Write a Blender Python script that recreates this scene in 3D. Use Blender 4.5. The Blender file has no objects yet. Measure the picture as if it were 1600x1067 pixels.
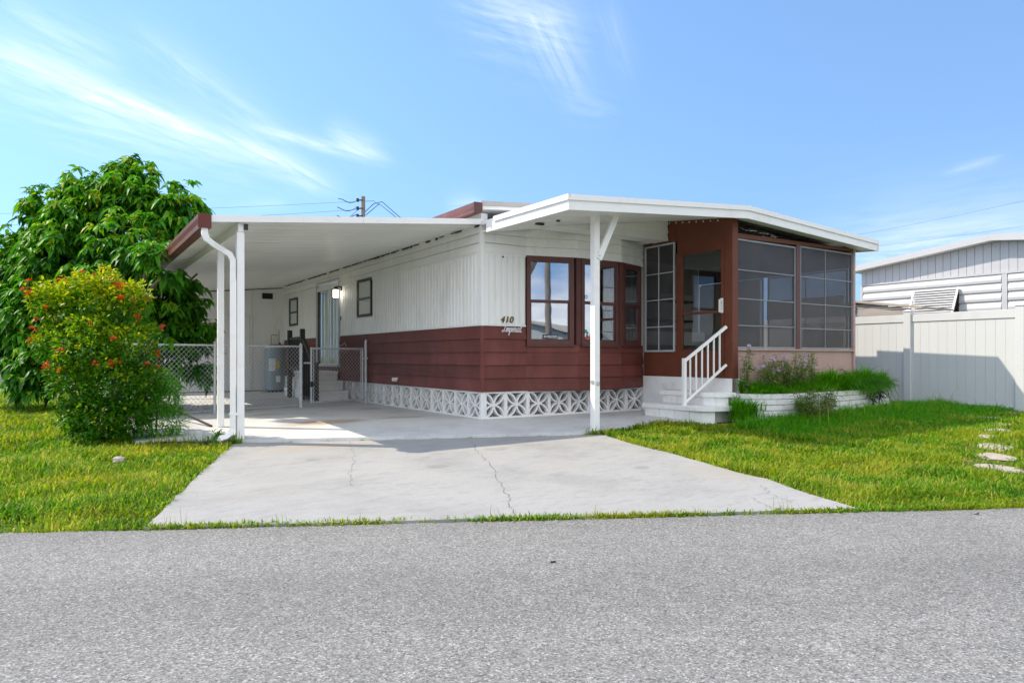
import bpy, bmesh, math, random
import numpy as np
from mathutils import Vector

R = math.radians
random.seed(7)
RNG = np.random.default_rng(11)
SC = bpy.context.scene
COL = SC.collection

# ------------------------------------------------------------------ camera
cam_d = bpy.data.cameras.new('camera')
cam = bpy.data.objects.new('camera', cam_d)
COL.objects.link(cam)
cam.location = (0, 0, .9)
cam.rotation_euler = (R(90), 0, 0)
cam_d.lens = 24.0
cam_d.sensor_width = 36
cam_d.shift_y = 24.5 / 1600
cam_d.clip_end = 2000
SC.camera = cam

# ------------------------------------------------------------------ sky, sun, exposure
SUN_TO = Vector((-.95, .106, 1.0)).normalized()
SUN_EL = math.asin(SUN_TO.z)
SUN_AZ = math.atan2(SUN_TO.x, SUN_TO.y)
SUN_STRENGTH = 2.0
SKY_STRENGTH = .145
SC.view_settings.view_transform = 'Standard'
SC.view_settings.look = 'None'
SC.view_settings.gamma = 1
SC.view_settings.use_curve_mapping = False
SC.view_settings.exposure = 1.35
SC.cycles.diffuse_bounces = 8
SC.cycles.max_bounces = 14
SC.view_settings.use_white_balance = True
SC.view_settings.white_balance_temperature = 7300

world = bpy.data.worlds.new('World')
SC.world = world
world.use_nodes = True


def build_world():
    nt = world.node_tree
    N, Lk = nt.nodes, nt.links
    N.clear()
    out = N.new('ShaderNodeOutputWorld')
    bg = N.new('ShaderNodeBackground')
    bg.inputs['Strength'].default_value = SKY_STRENGTH
    sky = N.new('ShaderNodeTexSky')
    sky.sky_type = 'NISHITA'
    sky.sun_disc = False
    sky.sun_elevation = SUN_EL
    sky.sun_rotation = SUN_AZ % (2 * math.pi)
    sky.air_density = 1.0
    sky.dust_density = .0
    sky.ozone_density = 2.2
    tc = N.new('ShaderNodeTexCoord')
    sep = N.new('ShaderNodeSeparateXYZ')
    Lk.new(tc.outputs['Generated'], sep.inputs[0])

    # the haze-free air of the photograph: the clear blue reaches almost down to the horizon all round
    vm = N.new('ShaderNodeVectorMath')
    vm.operation = 'MULTIPLY_ADD'
    vm.inputs[1].default_value = (1, 1, .85)
    vm.inputs[2].default_value = (0, 0, .34)
    Lk.new(tc.outputs['Generated'], vm.inputs[0])
    vn = N.new('ShaderNodeVectorMath')
    vn.operation = 'NORMALIZE'
    Lk.new(vm.outputs[0], vn.inputs[0])
    Lk.new(vn.outputs[0], sky.inputs['Vector'])

    def m(op, a, b=None, clamp=False):
        n = N.new('ShaderNodeMath')
        n.operation = op
        n.use_clamp = clamp
        for i, x in enumerate((a, b)):
            if x is None:
                continue
            if isinstance(x, (int, float)):
                n.inputs[i].default_value = x
            else:
                Lk.new(x, n.inputs[i])
        return n.outputs[0]
    az = m('MULTIPLY', m('ARCTAN2', sep.outputs['X'], sep.outputs['Y']), 57.2958)
    el = m('MULTIPLY', m('ARCSINE', sep.outputs['Z']), 57.2958)
    total = None
    # wind-drawn cirrus: each streak is one band of fibres between two sky directions (azimuth, elevation in degrees)
    streaks = [(-41, 20.5, -23.1, 16.2, .8, .62), (-36, 20.2, -21.0, 15.6, .28, .45), (-22.0, 16.6, -14.9, 13.5, .5, .62),
               (-29.1, 22.9, -18.6, 17.2, .8, .26), (-20.6, 17.6, -11.5, 15.9, .3, .5), (-14.9, 17.9, -10.6, 16.1, .5, .5),
               (-38, 17.3, -17.4, 14.6, 1.3, .24), (-37.2, 22.4, -30.0, 20.6, .8, .3), (-4.1, 27.9, 5.4, 25.6, 1.5, .42),
               (2.0, 27.3, 5.6, 21.4, 1.0, .30), (8.0, 27.4, 9.6, 22.0, .6, .15), (4.3, 20.9, 8.5, 19.8, .7, .16),
               (24.5, 8.0, 40, 8.6, 1.8, .5), (32.5, 12.8, 35.5, 13.4, .2, .30), (-22.0, 11.6, -18.2, 12.1, .25, .25),
               (-5.4, 12.4, -2.6, 12.9, .45, .28)]
    for i, (a0, e0, a1, e1, w, s) in enumerate(streaks):
        ca_, ce_ = (a0 + a1) / 2, (e0 + e1) / 2
        th = math.atan2(e1 - e0, a1 - a0)
        ln = math.hypot(a1 - a0, e1 - e0) * .5
        da, de = m('SUBTRACT', az, ca_), m('SUBTRACT', el, ce_)
        du = m('ADD', m('MULTIPLY', da, math.cos(th)), m('MULTIPLY', de, math.sin(th)))
        dv = m('ADD', m('MULTIPLY', da, -math.sin(th)), m('MULTIPLY', de, math.cos(th)))
        cb = N.new('ShaderNodeCombineXYZ')
        Lk.new(m('MULTIPLY', du, .22), cb.inputs[0])
        Lk.new(m('MULTIPLY', dv, 1.7), cb.inputs[1])
        cb.inputs[2].default_value = i * 3.7
        nz = N.new('ShaderNodeTexNoise')
        nz.inputs['Scale'].default_value = 1.0
        nz.inputs['Detail'].default_value = 6
        nz.inputs['Roughness'].default_value = .6
        nz.inputs['Distortion'].default_value = .4
        Lk.new(cb.outputs[0], nz.inputs['Vector'])
        bend = m('ADD', dv, m('MULTIPLY', m('SUBTRACT', nz.outputs['Fac'], .5), w * 1.6))
        u2 = m('POWER', m('ABSOLUTE', m('DIVIDE', du, ln)), 3.0)
        v2 = m('POWER', m('ABSOLUTE', m('DIVIDE', bend, w * 1.5)), 1.4)
        g = m('EXPONENT', m('MULTIPLY', m('ADD', u2, v2), -1.0))
        fib = m('MULTIPLY', m('SUBTRACT', nz.outputs['Fac'], .26), 2.1, clamp=True)
        t = m('MULTIPLY', m('MULTIPLY', g, fib), s * .62)
        total = t if total is None else m('ADD', total, t)
    # broad bright cumulus cover, mostly out of view
    mp = N.new('ShaderNodeMapping')
    mp.inputs['Scale'].default_value = (2.2, 2.2, 6.0)
    mp.inputs['Location'].default_value = (.3, 1.7, 0)
    Lk.new(tc.outputs['Generated'], mp.inputs[0])
    n2 = N.new('ShaderNodeTexNoise')
    n2.inputs['Scale'].default_value = 1.6
    n2.inputs['Detail'].default_value = 8
    n2.inputs['Roughness'].default_value = .58
    Lk.new(mp.outputs[0], n2.inputs['Vector'])
    # cumulus mirrored in the windows, cover widened behind the camera as fill light
    side = m('MULTIPLY', m('ADD', m('MULTIPLY', sep.outputs['Y'], -1.0), .22), 1.6, clamp=True)
    cum = m('MULTIPLY', m('MULTIPLY', m('SUBTRACT', n2.outputs['Fac'], .33), 4.0, clamp=True), side)
    total = m('ADD', total, m('MULTIPLY', cum, .9), clamp=True)
    hs = N.new('ShaderNodeHueSaturation')
    hs.inputs['Saturation'].default_value = 1.12
    hs.inputs['Value'].default_value = 1.0
    Lk.new(sky.outputs[0], hs.inputs['Color'])
    mix = N.new('ShaderNodeMixRGB')
    mix.inputs['Color2'].default_value = (5.2, 5.35, 5.6, 1)
    Lk.new(total, mix.inputs['Fac'])
    Lk.new(hs.outputs[0], mix.inputs['Color1'])
    Lk.new(mix.outputs[0], bg.inputs['Color'])
    Lk.new(bg.outputs[0], out.inputs[0])
    return hs


build_world()

sun_d = bpy.data.lights.new('sun', 'SUN')
sun_d.energy = SUN_STRENGTH
sun_d.angle = R(.53)
sun_d.color = (1, .94, .84)
sun = bpy.data.objects.new('sun', sun_d)
COL.objects.link(sun)
sun.location = SUN_TO * 40
sun.rotation_euler = SUN_TO.to_track_quat('Z', 'Y').to_euler()

# ------------------------------------------------------------------ frames
HA = R(33.5)
CA, SA = math.cos(HA), math.sin(HA)
HX, HY = -.434, 9.846          # near corner of the mobile home


def W(p, q, z=0):
    return (HX + CA * p - SA * q, HY + SA * p + CA * q, z)


def Lc(x, y):
    x, y = x - HX, y - HY
    return (CA * x + SA * y, -SA * x + CA * y)


SM = (-.1039, .9946)
S0 = (-3.346, 4.461)


def sdist(x, y):
    return (x - S0[0]) * SM[0] + (y - S0[1]) * SM[1]


def drive_z(s):
    return -.235 + .036 * s


def slab_z(s):
    return np.minimum(-.045 * (5.1 - s), 0)


def soil_z(s):
    return np.where(s < 0, -.31, np.minimum(-.27 + .045 * s, -.02))


# ------------------------------------------------------------------ materials
def nodes_of(name):
    mt = bpy.data.materials.new(name)
    mt.use_nodes = True
    nt = mt.node_tree
    return mt, nt, nt.nodes, nt.links, nt.nodes['Principled BSDF']


def tex(nt, kind='Noise', scale=5, detail=4, rough=.55, coord='Object', mapping=None):
    N, Lk = nt.nodes, nt.links
    tc = N.new('ShaderNodeTexCoord')
    src = tc.outputs[coord]
    if mapping:
        mp = N.new('ShaderNodeMapping')
        mp.inputs['Scale'].default_value = mapping
        Lk.new(src, mp.inputs[0])
        src = mp.outputs[0]
    n = N.new('ShaderNodeTex' + kind)
    n.inputs['Scale'].default_value = scale
    if kind == 'Noise':
        n.inputs['Detail'].default_value = detail
        n.inputs['Roughness'].default_value = rough
    Lk.new(src, n.inputs['Vector'])
    return n


def ramp(nt, src, stops):
    n = nt.nodes.new('ShaderNodeValToRGB')
    e = n.color_ramp.elements
    while len(e) < len(stops):
        e.new(.5)
    for el, (p, c) in zip(e, stops):
        el.position = p
        el.color = (c[0], c[1], c[2], 1) if not isinstance(c, (int, float)) else (c, c, c, 1)
    nt.links.new(src, n.inputs[0])
    return n.outputs[0]


def mixc(nt, fac, a, b, mode='MIX'):
    n = nt.nodes.new('ShaderNodeMixRGB')
    n.blend_type = mode
    for i, x in zip((0, 1, 2), (fac, a, b)):
        if isinstance(x, (int, float)):
            n.inputs[i].default_value = x
        elif isinstance(x, (tuple, list)):
            n.inputs[i].default_value = (x[0], x[1], x[2], 1)
        else:
            nt.links.new(x, n.inputs[i])
    return n.outputs[0]


def bump(nt, src, strength, dist=.01):
    b = nt.nodes.new('ShaderNodeBump')
    b.inputs['Strength'].default_value = strength
    b.inputs['Distance'].default_value = dist
    nt.links.new(src, b.inputs['Height'])
    nt.links.new(b.outputs[0], nt.nodes['Principled BSDF'].inputs['Normal'])


def mul(c, k):
    return tuple(min(1, x * k) for x in c)


def M(name, base, rough=.5, var=.1, nscale=4, bmp=.0, bscale=60, metal=0, spec=.5, dirt=None, dirt_amt=.5, dirt_scale=3, mapping=None, per_object=.0):
    mt, nt, N, Lk, P = nodes_of(name)
    n = tex(nt, 'Noise', nscale, 5, .6, mapping=mapping)
    col = ramp(nt, n.outputs['Fac'], [(.3, mul(base, 1 - var)), (.7, mul(base, 1 + var))])
    if dirt:
        d = tex(nt, 'Noise', dirt_scale, 7, .68, mapping=mapping)
        f = ramp(nt, d.outputs['Fac'], [(.52, 0), (.75, dirt_amt)])
        col = mixc(nt, f, col, dirt)
    if per_object:
        oi = N.new('ShaderNodeObjectInfo')
        f = ramp(nt, oi.outputs['Random'], [(0, 1 - per_object), (1, 1 + per_object)])
        f2 = mixc(nt, 1.0, col, f, 'MULTIPLY')
        col = f2
    Lk.new(col, P.inputs['Base Color'])
    P.inputs['Roughness'].default_value = rough
    P.inputs['Metallic'].default_value = metal
    P.inputs['Specular IOR Level'].default_value = spec
    if bmp:
        b = tex(nt, 'Noise', bscale, 4, .6, mapping=mapping)
        bump(nt, b.outputs['Fac'], bmp)
    return mt


WHITE = (.86, .86, .845)
MT = {}
MT['white_siding'] = M('white_siding', WHITE, .46, .03, 2, .12, 25, dirt=(.52, .50, .44), dirt_amt=.42, dirt_scale=3.2, mapping=(1, 1, .22), per_object=.03)
MT['white_metal'] = M('white_metal', (.86, .86, .85), .36, .02, 3, .08, 14, dirt=(.55, .51, .44), dirt_amt=.32, dirt_scale=4)
MT['white_ceiling'] = M('white_ceiling', (.87, .87, .85), .30, .02, 3, .06, 6, dirt=(.55, .53, .48), dirt_amt=.25, dirt_scale=1.3, per_object=.02)
MT['white_soffit'] = M('white_soffit', (.86, .855, .83), .5, .03, 2, .15, 18, dirt=(.44, .42, .37), dirt_amt=.5, dirt_scale=2.6, per_object=.02)
MT['white_block'] = M('white_block', (.82, .82, .81), .75, .04, 5, .5, 90, dirt=(.38, .35, .30), dirt_amt=.30, dirt_scale=6, per_object=.04)
MT['white_vinyl'] = M('white_vinyl', (.61, .625, .645), .42, .02, 2, .05, 8, dirt=(.42, .43, .36), dirt_amt=.32, dirt_scale=3.5, mapping=(1, 1, .3), per_object=.02)
MT['brown_siding'] = M('brown_siding', (.155, .045, .036), .50, .22, 3, .2, 40, spec=.22, dirt=(.20, .085, .07), dirt_amt=.5, dirt_scale=2.5, mapping=(1, 1, .5), per_object=.16)
MT['brown_frame'] = M('brown_frame', (.098, .029, .023), .45, .12, 5, .12, 60, dirt=(.16, .08, .06), dirt_amt=.3, dirt_scale=6)
MT['brown_panel'] = M('brown_panel', (.155, .047, .027), .5, .12, 3, .12, 30, spec=.25, dirt=(.21, .085, .055), dirt_amt=.35, dirt_scale=2.0)
MT['faded_brown'] = M('faded_brown', (.48, .315, .285), .62, .07, 2, .15, 50, dirt=(.27, .16, .14), dirt_amt=.4, dirt_scale=3)
MT['gutter_brown'] = M('gutter_brown', (.16, .055, .042), .42, .15, 5, .1, 40, dirt=(.24, .12, .10), dirt_amt=.5, dirt_scale=4)
MT['black_frame'] = M('black_frame', (.02, .017, .016), .35, .1)
MT['dark_rail'] = M('dark_rail', (.03, .02, .017), .6, .2, 8, .2, 80)
MT['aluminium'] = M('aluminium', (.55, .56, .57), .38, .05, 6, 0, 1, metal=.6)
MT['dull_white'] = M('dull_white', (.50, .52, .54), .5, .05)
MT['screen_frame'] = M('screen_frame', (.26, .28, .29), .45, .08, 6, metal=.3)
MT['galvanized'] = M('galvanized', (.60, .62, .64), .45, .12, 12, .08, 60, metal=.3)
MT['dark_void'] = M('dark_void', (.025, .023, .022), .9, .1)
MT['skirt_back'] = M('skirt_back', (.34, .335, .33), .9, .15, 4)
MT['blind'] = M('blind', (.66, .70, .66), .7, .05, 2, mapping=(1, 1, 30))
MT['curtain'] = M('curtain', (.74, .77, .68), .8, .05, 3)
MT['room_wall'] = M('room_wall', (.48, .46, .42), .7, .05)
MT['beige_cloth'] = M('beige_cloth', (.62, .54, .42), .8, .05, 3)
MT['room_floor'] = M('room_floor', (.22, .17, .13), .5, .1)
MT['porch_dark'] = M('porch_dark', (.10, .085, .075), .7, .15, 2)
MT['torn'] = M('torn', (.55, .53, .48), .6, .2, 9, .4, 30)
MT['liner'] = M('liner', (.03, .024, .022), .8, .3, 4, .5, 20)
MT['gold'] = M('gold', (.45, .30, .08), .3, .1, 9, metal=.8)
MT['black'] = M('black', (.012, .012, .012), .45, .1)
MT['sticker_white'] = M('sticker_white', (.75, .75, .75), .5, .03)
MT['sticker_blue'] = M('sticker_blue', (.08, .35, .55), .5, .03)
MT['sticker_red'] = M('sticker_red', (.55, .08, .08), .5, .05)
MT['sticker_green'] = M('sticker_green', (.08, .4, .22), .5, .05)
MT['sticker_yellow'] = M('sticker_yellow', (.6, .5, .05), .5, .05)
MT['tank'] = M('tank', (.20, .29, .36), .4, .1, 4, .05, 20, dirt=(.3, .25, .2), dirt_amt=.3)
MT['copper'] = M('copper', (.45, .30, .14), .4, .1, metal=.5)
MT['shed_tan'] = M('shed_tan', (.36, .30, .25), .55, .05, 3, dirt=(.35, .28, .22), dirt_amt=.3)
MT['neighbor_white'] = M('neighbor_white', (.48, .49, .51), .42, .03, 2, .05, 10, dirt=(.5, .5, .48), dirt_amt=.2, dirt_scale=1.5, per_object=.02)
MT['pole_wood'] = M('pole_wood', (.26, .22, .19), .85, .2, 3, .4, 30, mapping=(6, 6, .6))
MT['wire'] = M('wire', (.04, .04, .045), .6, .1)
MT['rock'] = M('rock', (.42, .38, .34), .85, .2, 9, .6, 30)
MT['paver'] = M('paver', (.42, .36, .31), .85, .18, 6, .6, 40, dirt=(.25, .2, .14), dirt_amt=.5, dirt_scale=5)
MT['bark'] = M('bark', (.13, .10, .075), .9, .25, 5, .7, 40, mapping=(3, 3, .7))
MT['stem'] = M('stem', (.12, .13, .05), .8, .2, 9)
MT['twig'] = M('twig', (.03, .022, .018), .8, .2, 20)
MT['roof_gray'] = M('roof_gray', (.42, .40, .37), .7, .08, 2)
MT['crack'] = M('crack', (.17, .165, .155), .95, .3, 20)
MT['soil_dark'] = M('soil_dark', (.06, .05, .035), .95, .3, 9, .8, 30)


def lamp_mat():
    mt, nt, N, Lk, P = nodes_of('lamp_glass')
    P.inputs['Base Color'].default_value = (.8, .8, .78, 1)
    P.inputs['Emission Color'].default_value = (1, .95, .86, 1)
    P.inputs['Emission Strength'].default_value = 3.0
    return mt


MT['lamp_glass'] = lamp_mat()


def glass_mat(name, refl, tint):
    mt, nt, N, Lk, P = nodes_of(name)
    N.remove(P)
    out = N['Material Output']
    tr = N.new('ShaderNodeBsdfTransparent')
    tr.inputs[0].default_value = (*tint, 1)
    gl = N.new('ShaderNodeBsdfGlossy')
    gl.inputs['Roughness'].default_value = .015
    gl.inputs[0].default_value = (.95, .97, 1, 1)
    fr = N.new('ShaderNodeLayerWeight')
    fr.inputs['Blend'].default_value = .5
    pw = N.new('ShaderNodeMath')
    pw.operation = 'POWER'
    pw.inputs[1].default_value = 4.5
    Lk.new(fr.outputs['Facing'], pw.inputs[0])
    add = N.new('ShaderNodeMath')
    add.operation = 'MULTIPLY_ADD'
    add.use_clamp = True
    add.inputs[1].default_value = 1 - refl
    add.inputs[2].default_value = refl
    Lk.new(pw.outputs[0], add.inputs[0])
    nz = tex(nt, 'Noise', 1.4, 2, .5)
    bp = N.new('ShaderNodeBump')
    bp.inputs['Strength'].default_value = .05
    bp.inputs['Distance'].default_value = .02
    Lk.new(nz.outputs['Fac'], bp.inputs['Height'])
    Lk.new(bp.outputs[0], gl.inputs['Normal'])
    mx = N.new('ShaderNodeMixShader')
    Lk.new(add.outputs[0], mx.inputs[0])
    Lk.new(tr.outputs[0], mx.inputs[1])
    Lk.new(gl.outputs[0], mx.inputs[2])
    Lk.new(mx.outputs[0], out.inputs[0])
    return mt


MT['window_glass'] = glass_mat('window_glass', .40, (.55, .58, .58))
MT['door_glass'] = glass_mat('door_glass', .05, (.93, .95, .94))


def screen_mat():
    mt, nt, N, Lk, P = nodes_of('insect_screen')
    out = N['Material Output']
    n = tex(nt, 'Noise', 2.2, 4, .6)
    col = ramp(nt, n.outputs['Fac'], [(.3, (.055, .052, .058)), (.7, (.105, .10, .108))])
    Lk.new(col, P.inputs['Base Color'])
    P.inputs['Roughness'].default_value = .45
    w = tex(nt, 'Noise', 3.0, 2, .5, mapping=(1, 1, 3))
    bump(nt, w.outputs['Fac'], .22, .05)
    tr = N.new('ShaderNodeBsdfTransparent')
    mx = N.new('ShaderNodeMixShader')
    mx.inputs[0].default_value = .50
    Lk.new(tr.outputs[0], mx.inputs[1])
    Lk.new(P.outputs[0], mx.inputs[2])
    Lk.new(mx.outputs[0], out.inputs[0])
    return mt


MT['insect_screen'] = screen_mat()


def concrete_mat(name, base, stains, dirt=.5, streak=None):
    mt, nt, N, Lk, P = nodes_of(name)
    a = tex(nt, 'Noise', 1.1, 6, .62)
    col = ramp(nt, a.outputs['Fac'], [(.28, mul(base, .78)), (.5, base), (.72, mul(base, 1.08))])
    b = tex(nt, 'Noise', 38, 4, .7)
    col = mixc(nt, .5, col, ramp(nt, b.outputs['Fac'], [(.35, .80), (.65, 1.0)]), 'MULTIPLY')
    d = tex(nt, 'Noise', 4.5, 8, .72, mapping=(1, 2.6, 1))
    f = ramp(nt, d.outputs['Fac'], [(.51, 0), (.73, dirt)])
    col = mixc(nt, f, col, mul(base, .55))
    sp = tex(nt, 'Noise', 130, 2, .5)
    f = ramp(nt, sp.outputs['Fac'], [(.68, 0), (.74, .6)])
    col = mixc(nt, f, col, mul(base, .35))
    tc = N.new('ShaderNodeTexCoord')
    for (x, y, rx, ry, c, s) in stains:
        mp = N.new('ShaderNodeMapping')
        mp.inputs['Location'].default_value = (-x / rx, -y / ry, 0)
        mp.inputs['Scale'].default_value = (1 / rx, 1 / ry, 0)
        Lk.new(tc.outputs['Object'], mp.inputs[0])
        g = N.new('ShaderNodeVectorMath')
        g.operation = 'LENGTH'
        Lk.new(mp.outputs[0], g.inputs[0])
        nn = tex(nt, 'Noise', 3.2, 6, .65)
        ad = N.new('ShaderNodeMath')
        ad.operation = 'MULTIPLY_ADD'
        Lk.new(nn.outputs['Fac'], ad.inputs[0])
        ad.inputs[1].default_value = 1.5
        ad.inputs[2].default_value = -.75
        sm = N.new('ShaderNodeMath')
        Lk.new(g.outputs['Value'], sm.inputs[0])
        Lk.new(ad.outputs[0], sm.inputs[1])
        f = ramp(nt, sm.outputs[0], [(.55, s), (1.0, 0)])
        col = mixc(nt, f, col, c)
    Lk.new(col, P.inputs['Base Color'])
    P.inputs['Roughness'].default_value = .82
    bump(nt, b.outputs['Fac'], .18, .006)
    return mt


def asphalt_mat():
    mt, nt, N, Lk, P = nodes_of('asphalt')
    # every stone of the aggregate has its own grey
    v = tex(nt, 'Voronoi', 125)
    sp = N.new('ShaderNodeSeparateColor')
    Lk.new(v.outputs['Color'], sp.inputs[0])
    col = ramp(nt, sp.outputs[0], [(.0, (.115, .114, .109)), (.22, (.20, .197, .19)), (.55, (.262, .258, .249)), (.85, (.315, .31, .298)), (1.0, (.48, .47, .45))])
    col = mixc(nt, .45, col, ramp(nt, v.outputs['Distance'], [(.25, 1.0), (.8, .45)]), 'MULTIPLY')
    c = tex(nt, 'Noise', .9, 6, .65)
    col = mixc(nt, .8, col, ramp(nt, c.outputs['Fac'], [(.3, .88), (.7, 1.06)]), 'MULTIPLY')
    e = tex(nt, 'Noise', 9, 5, .65)
    col = mixc(nt, .6, col, ramp(nt, e.outputs['Fac'], [(.3, .84), (.7, 1.10)]), 'MULTIPLY')
    # worn wheel paths along the road, an old tar seam and a few drips
    tcs = N.new('ShaderNodeTexCoord')
    mpp = N.new('ShaderNodeMapping')
    mpp.inputs['Rotation'].default_value = (0, 0, -R(5.97))
    Lk.new(tcs.outputs['Object'], mpp.inputs[0])
    wv = N.new('ShaderNodeTexWave')
    wv.bands_direction = 'Y'
    wv.inputs['Scale'].default_value = .19
    wv.inputs['Distortion'].default_value = .6
    wv.inputs['Detail'].default_value = 2
    Lk.new(mpp.outputs[0], wv.inputs['Vector'])
    col = mixc(nt, .5, col, ramp(nt, wv.outputs['Fac'], [(.2, .84), (.8, 1.05)]), 'MULTIPLY')
    st = tex(nt, 'Noise', 2.1, 6, .7)
    col = mixc(nt, ramp(nt, st.outputs['Fac'], [(.60, 0), (.74, .30)]), col, (.15, .145, .135))
    d = tex(nt, 'Noise', 26, 2, .5)
    col = mixc(nt, ramp(nt, d.outputs['Fac'], [(.70, 0), (.76, .7)]), col, (.06, .058, .055))
    Lk.new(col, P.inputs['Base Color'])
    P.inputs['Roughness'].default_value = .88
    bump(nt, v.outputs['Distance'], .3, .004)
    return mt


def soil_mat():
    mt, nt, N, Lk, P = nodes_of('lawn_soil')
    a = tex(nt, 'Noise', 2.2, 6, .65)
    b = tex(nt, 'Noise', 40, 4, .7)
    col = ramp(nt, a.outputs['Fac'], [(.3, (.055, .085, .018)), (.55, (.085, .115, .022)), (.75, (.13, .115, .04))])
    col = mixc(nt, .7, col, ramp(nt, b.outputs['Fac'], [(.3, .45), (.7, 1.2)]), 'MULTIPLY')
    Lk.new(col, P.inputs['Base Color'])
    P.inputs['Roughness'].default_value = .95
    bump(nt, b.outputs['Fac'], .8, .02)
    return mt


def leaf_mat(name, stops, rough=.4, transl=.3, spec=.5, patch=None):
    """stops: colours over the per-leaf tint attribute (each leaf has its own colour)."""
    mt, nt, N, Lk, P = nodes_of(name)
    out = N['Material Output']
    at = N.new('ShaderNodeAttribute')
    at.attribute_name = 'tint'
    col = ramp(nt, at.outputs['Fac'], stops)
    if patch:
        n = tex(nt, 'Noise', patch[0], 5, .6)
        f = ramp(nt, n.outputs['Fac'], [(.42, 0), (.66, patch[2])])
        col = mixc(nt, f, col, patch[1])
    Lk.new(col, P.inputs['Base Color'])
    P.inputs['Roughness'].default_value = rough
    P.inputs['Specular IOR Level'].default_value = spec
    tl = N.new('ShaderNodeBsdfTranslucent')
    Lk.new(mixc(nt, 1.0, col, (1.5, 1.5, .7), 'MULTIPLY'), tl.inputs[0])
    mx = N.new('ShaderNodeMixShader')
    mx.inputs[0].default_value = transl
    Lk.new(P.outputs[0], mx.inputs[1])
    Lk.new(tl.outputs[0], mx.inputs[2])
    Lk.new(mx.outputs[0], out.inputs[0])
    return mt


# concrete stains are in the slab's own coordinates (house frame)
MT['drive'] = concrete_mat('drive', (.365, .364, .356), [(-2.6, -.75, .9, .2, (.42, .33, .25), .4), (.1, -4.2, .35, .5, (.36, .32, .27), .4), (-3.4, -2.2, .5, .25, (.33, .31, .28), .35), (-.9, -3.1, .4, .2, (.35, .33, .30), .3), (-2.0, -2.5, .13, .10, (.2, .19, .18), .45), (-1.0, -1.95, .2, .12, (.23, .22, .21), .4), (-2.9, -1.5, .1, .08, (.2, .19, .18), .4), (-.35, -3.6, .11, .09, (.2, .19, .18), .4), (-3.7, -2.7, .5, .3, (.30, .28, .24), .3)], .55)
MT['slab'] = concrete_mat('slab', (.63, .635, .635), [(-1.9, .95, .75, .28, (.40, .26, .17), .75), (-.75, 1.0, .5, .2, (.34, .28, .22), .6), (-2.4, 2.6, .4, .2, (.36, .28, .2), .5), (-.5, 2.9, .25, .2, (.30, .29, .27), .5)], .45)
MT['asphalt'] = asphalt_mat()
MT['lawn_soil'] = soil_mat()
MT['grass'] = leaf_mat('grass', [(0, (.03, .12, .006)), (.3, (.075, .24, .014)), (.65, (.20, .37, .026)), (.9, (.40, .42, .07)), (1, (.48, .37, .15))], .55, .5, .15,
                       patch=(1.1, (.40, .38, .03), .55))
MT['lush_grass'] = leaf_mat('lush_grass', [(0, (.03, .16, .006)), (.5, (.08, .34, .012)), (1, (.20, .48, .02))], .45, .5, .25)
MT['tree_leaf'] = leaf_mat('tree_leaf', [(0, (.012, .085, .008)), (.4, (.05, .24, .016)), (.8, (.14, .36, .02)), (1, (.40, .46, .04))], .46, .38, .25)
MT['shrub_leaf'] = leaf_mat('shrub_leaf', [(0, (.02, .12, .008)), (.35, (.08, .26, .012)), (.65, (.34, .42, .014)), (1, (.66, .56, .03))], .42, .4, .3)
MT['fern_leaf'] = leaf_mat('fern_leaf', [(0, (.03, .18, .008)), (1, (.12, .40, .02))], .5, .4, .3)
MT['ruellia_leaf'] = leaf_mat('ruellia_leaf', [(0, (.06, .14, .03)), (.5, (.16, .27, .06)), (1, (.34, .38, .14))], .5, .45, .2)
MT['dark_leaf'] = leaf_mat('dark_leaf', [(0, (.008, .022, .008)), (1, (.02, .035, .012))], .5, .2, .3)
MT['dry_grass'] = leaf_mat('dry_grass', [(0, (.16, .22, .03)), (1, (.36, .34, .10))], .6, .3, .2)
MT['ixora'] = leaf_mat('ixora', [(0, (.55, .035, .012)), (1, (.75, .13, .03))], .5, .3, .3)
MT['petal'] = leaf_mat('petal', [(0, (.42, .30, .62)), (1, (.62, .52, .78))], .6, .35, .2)


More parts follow.
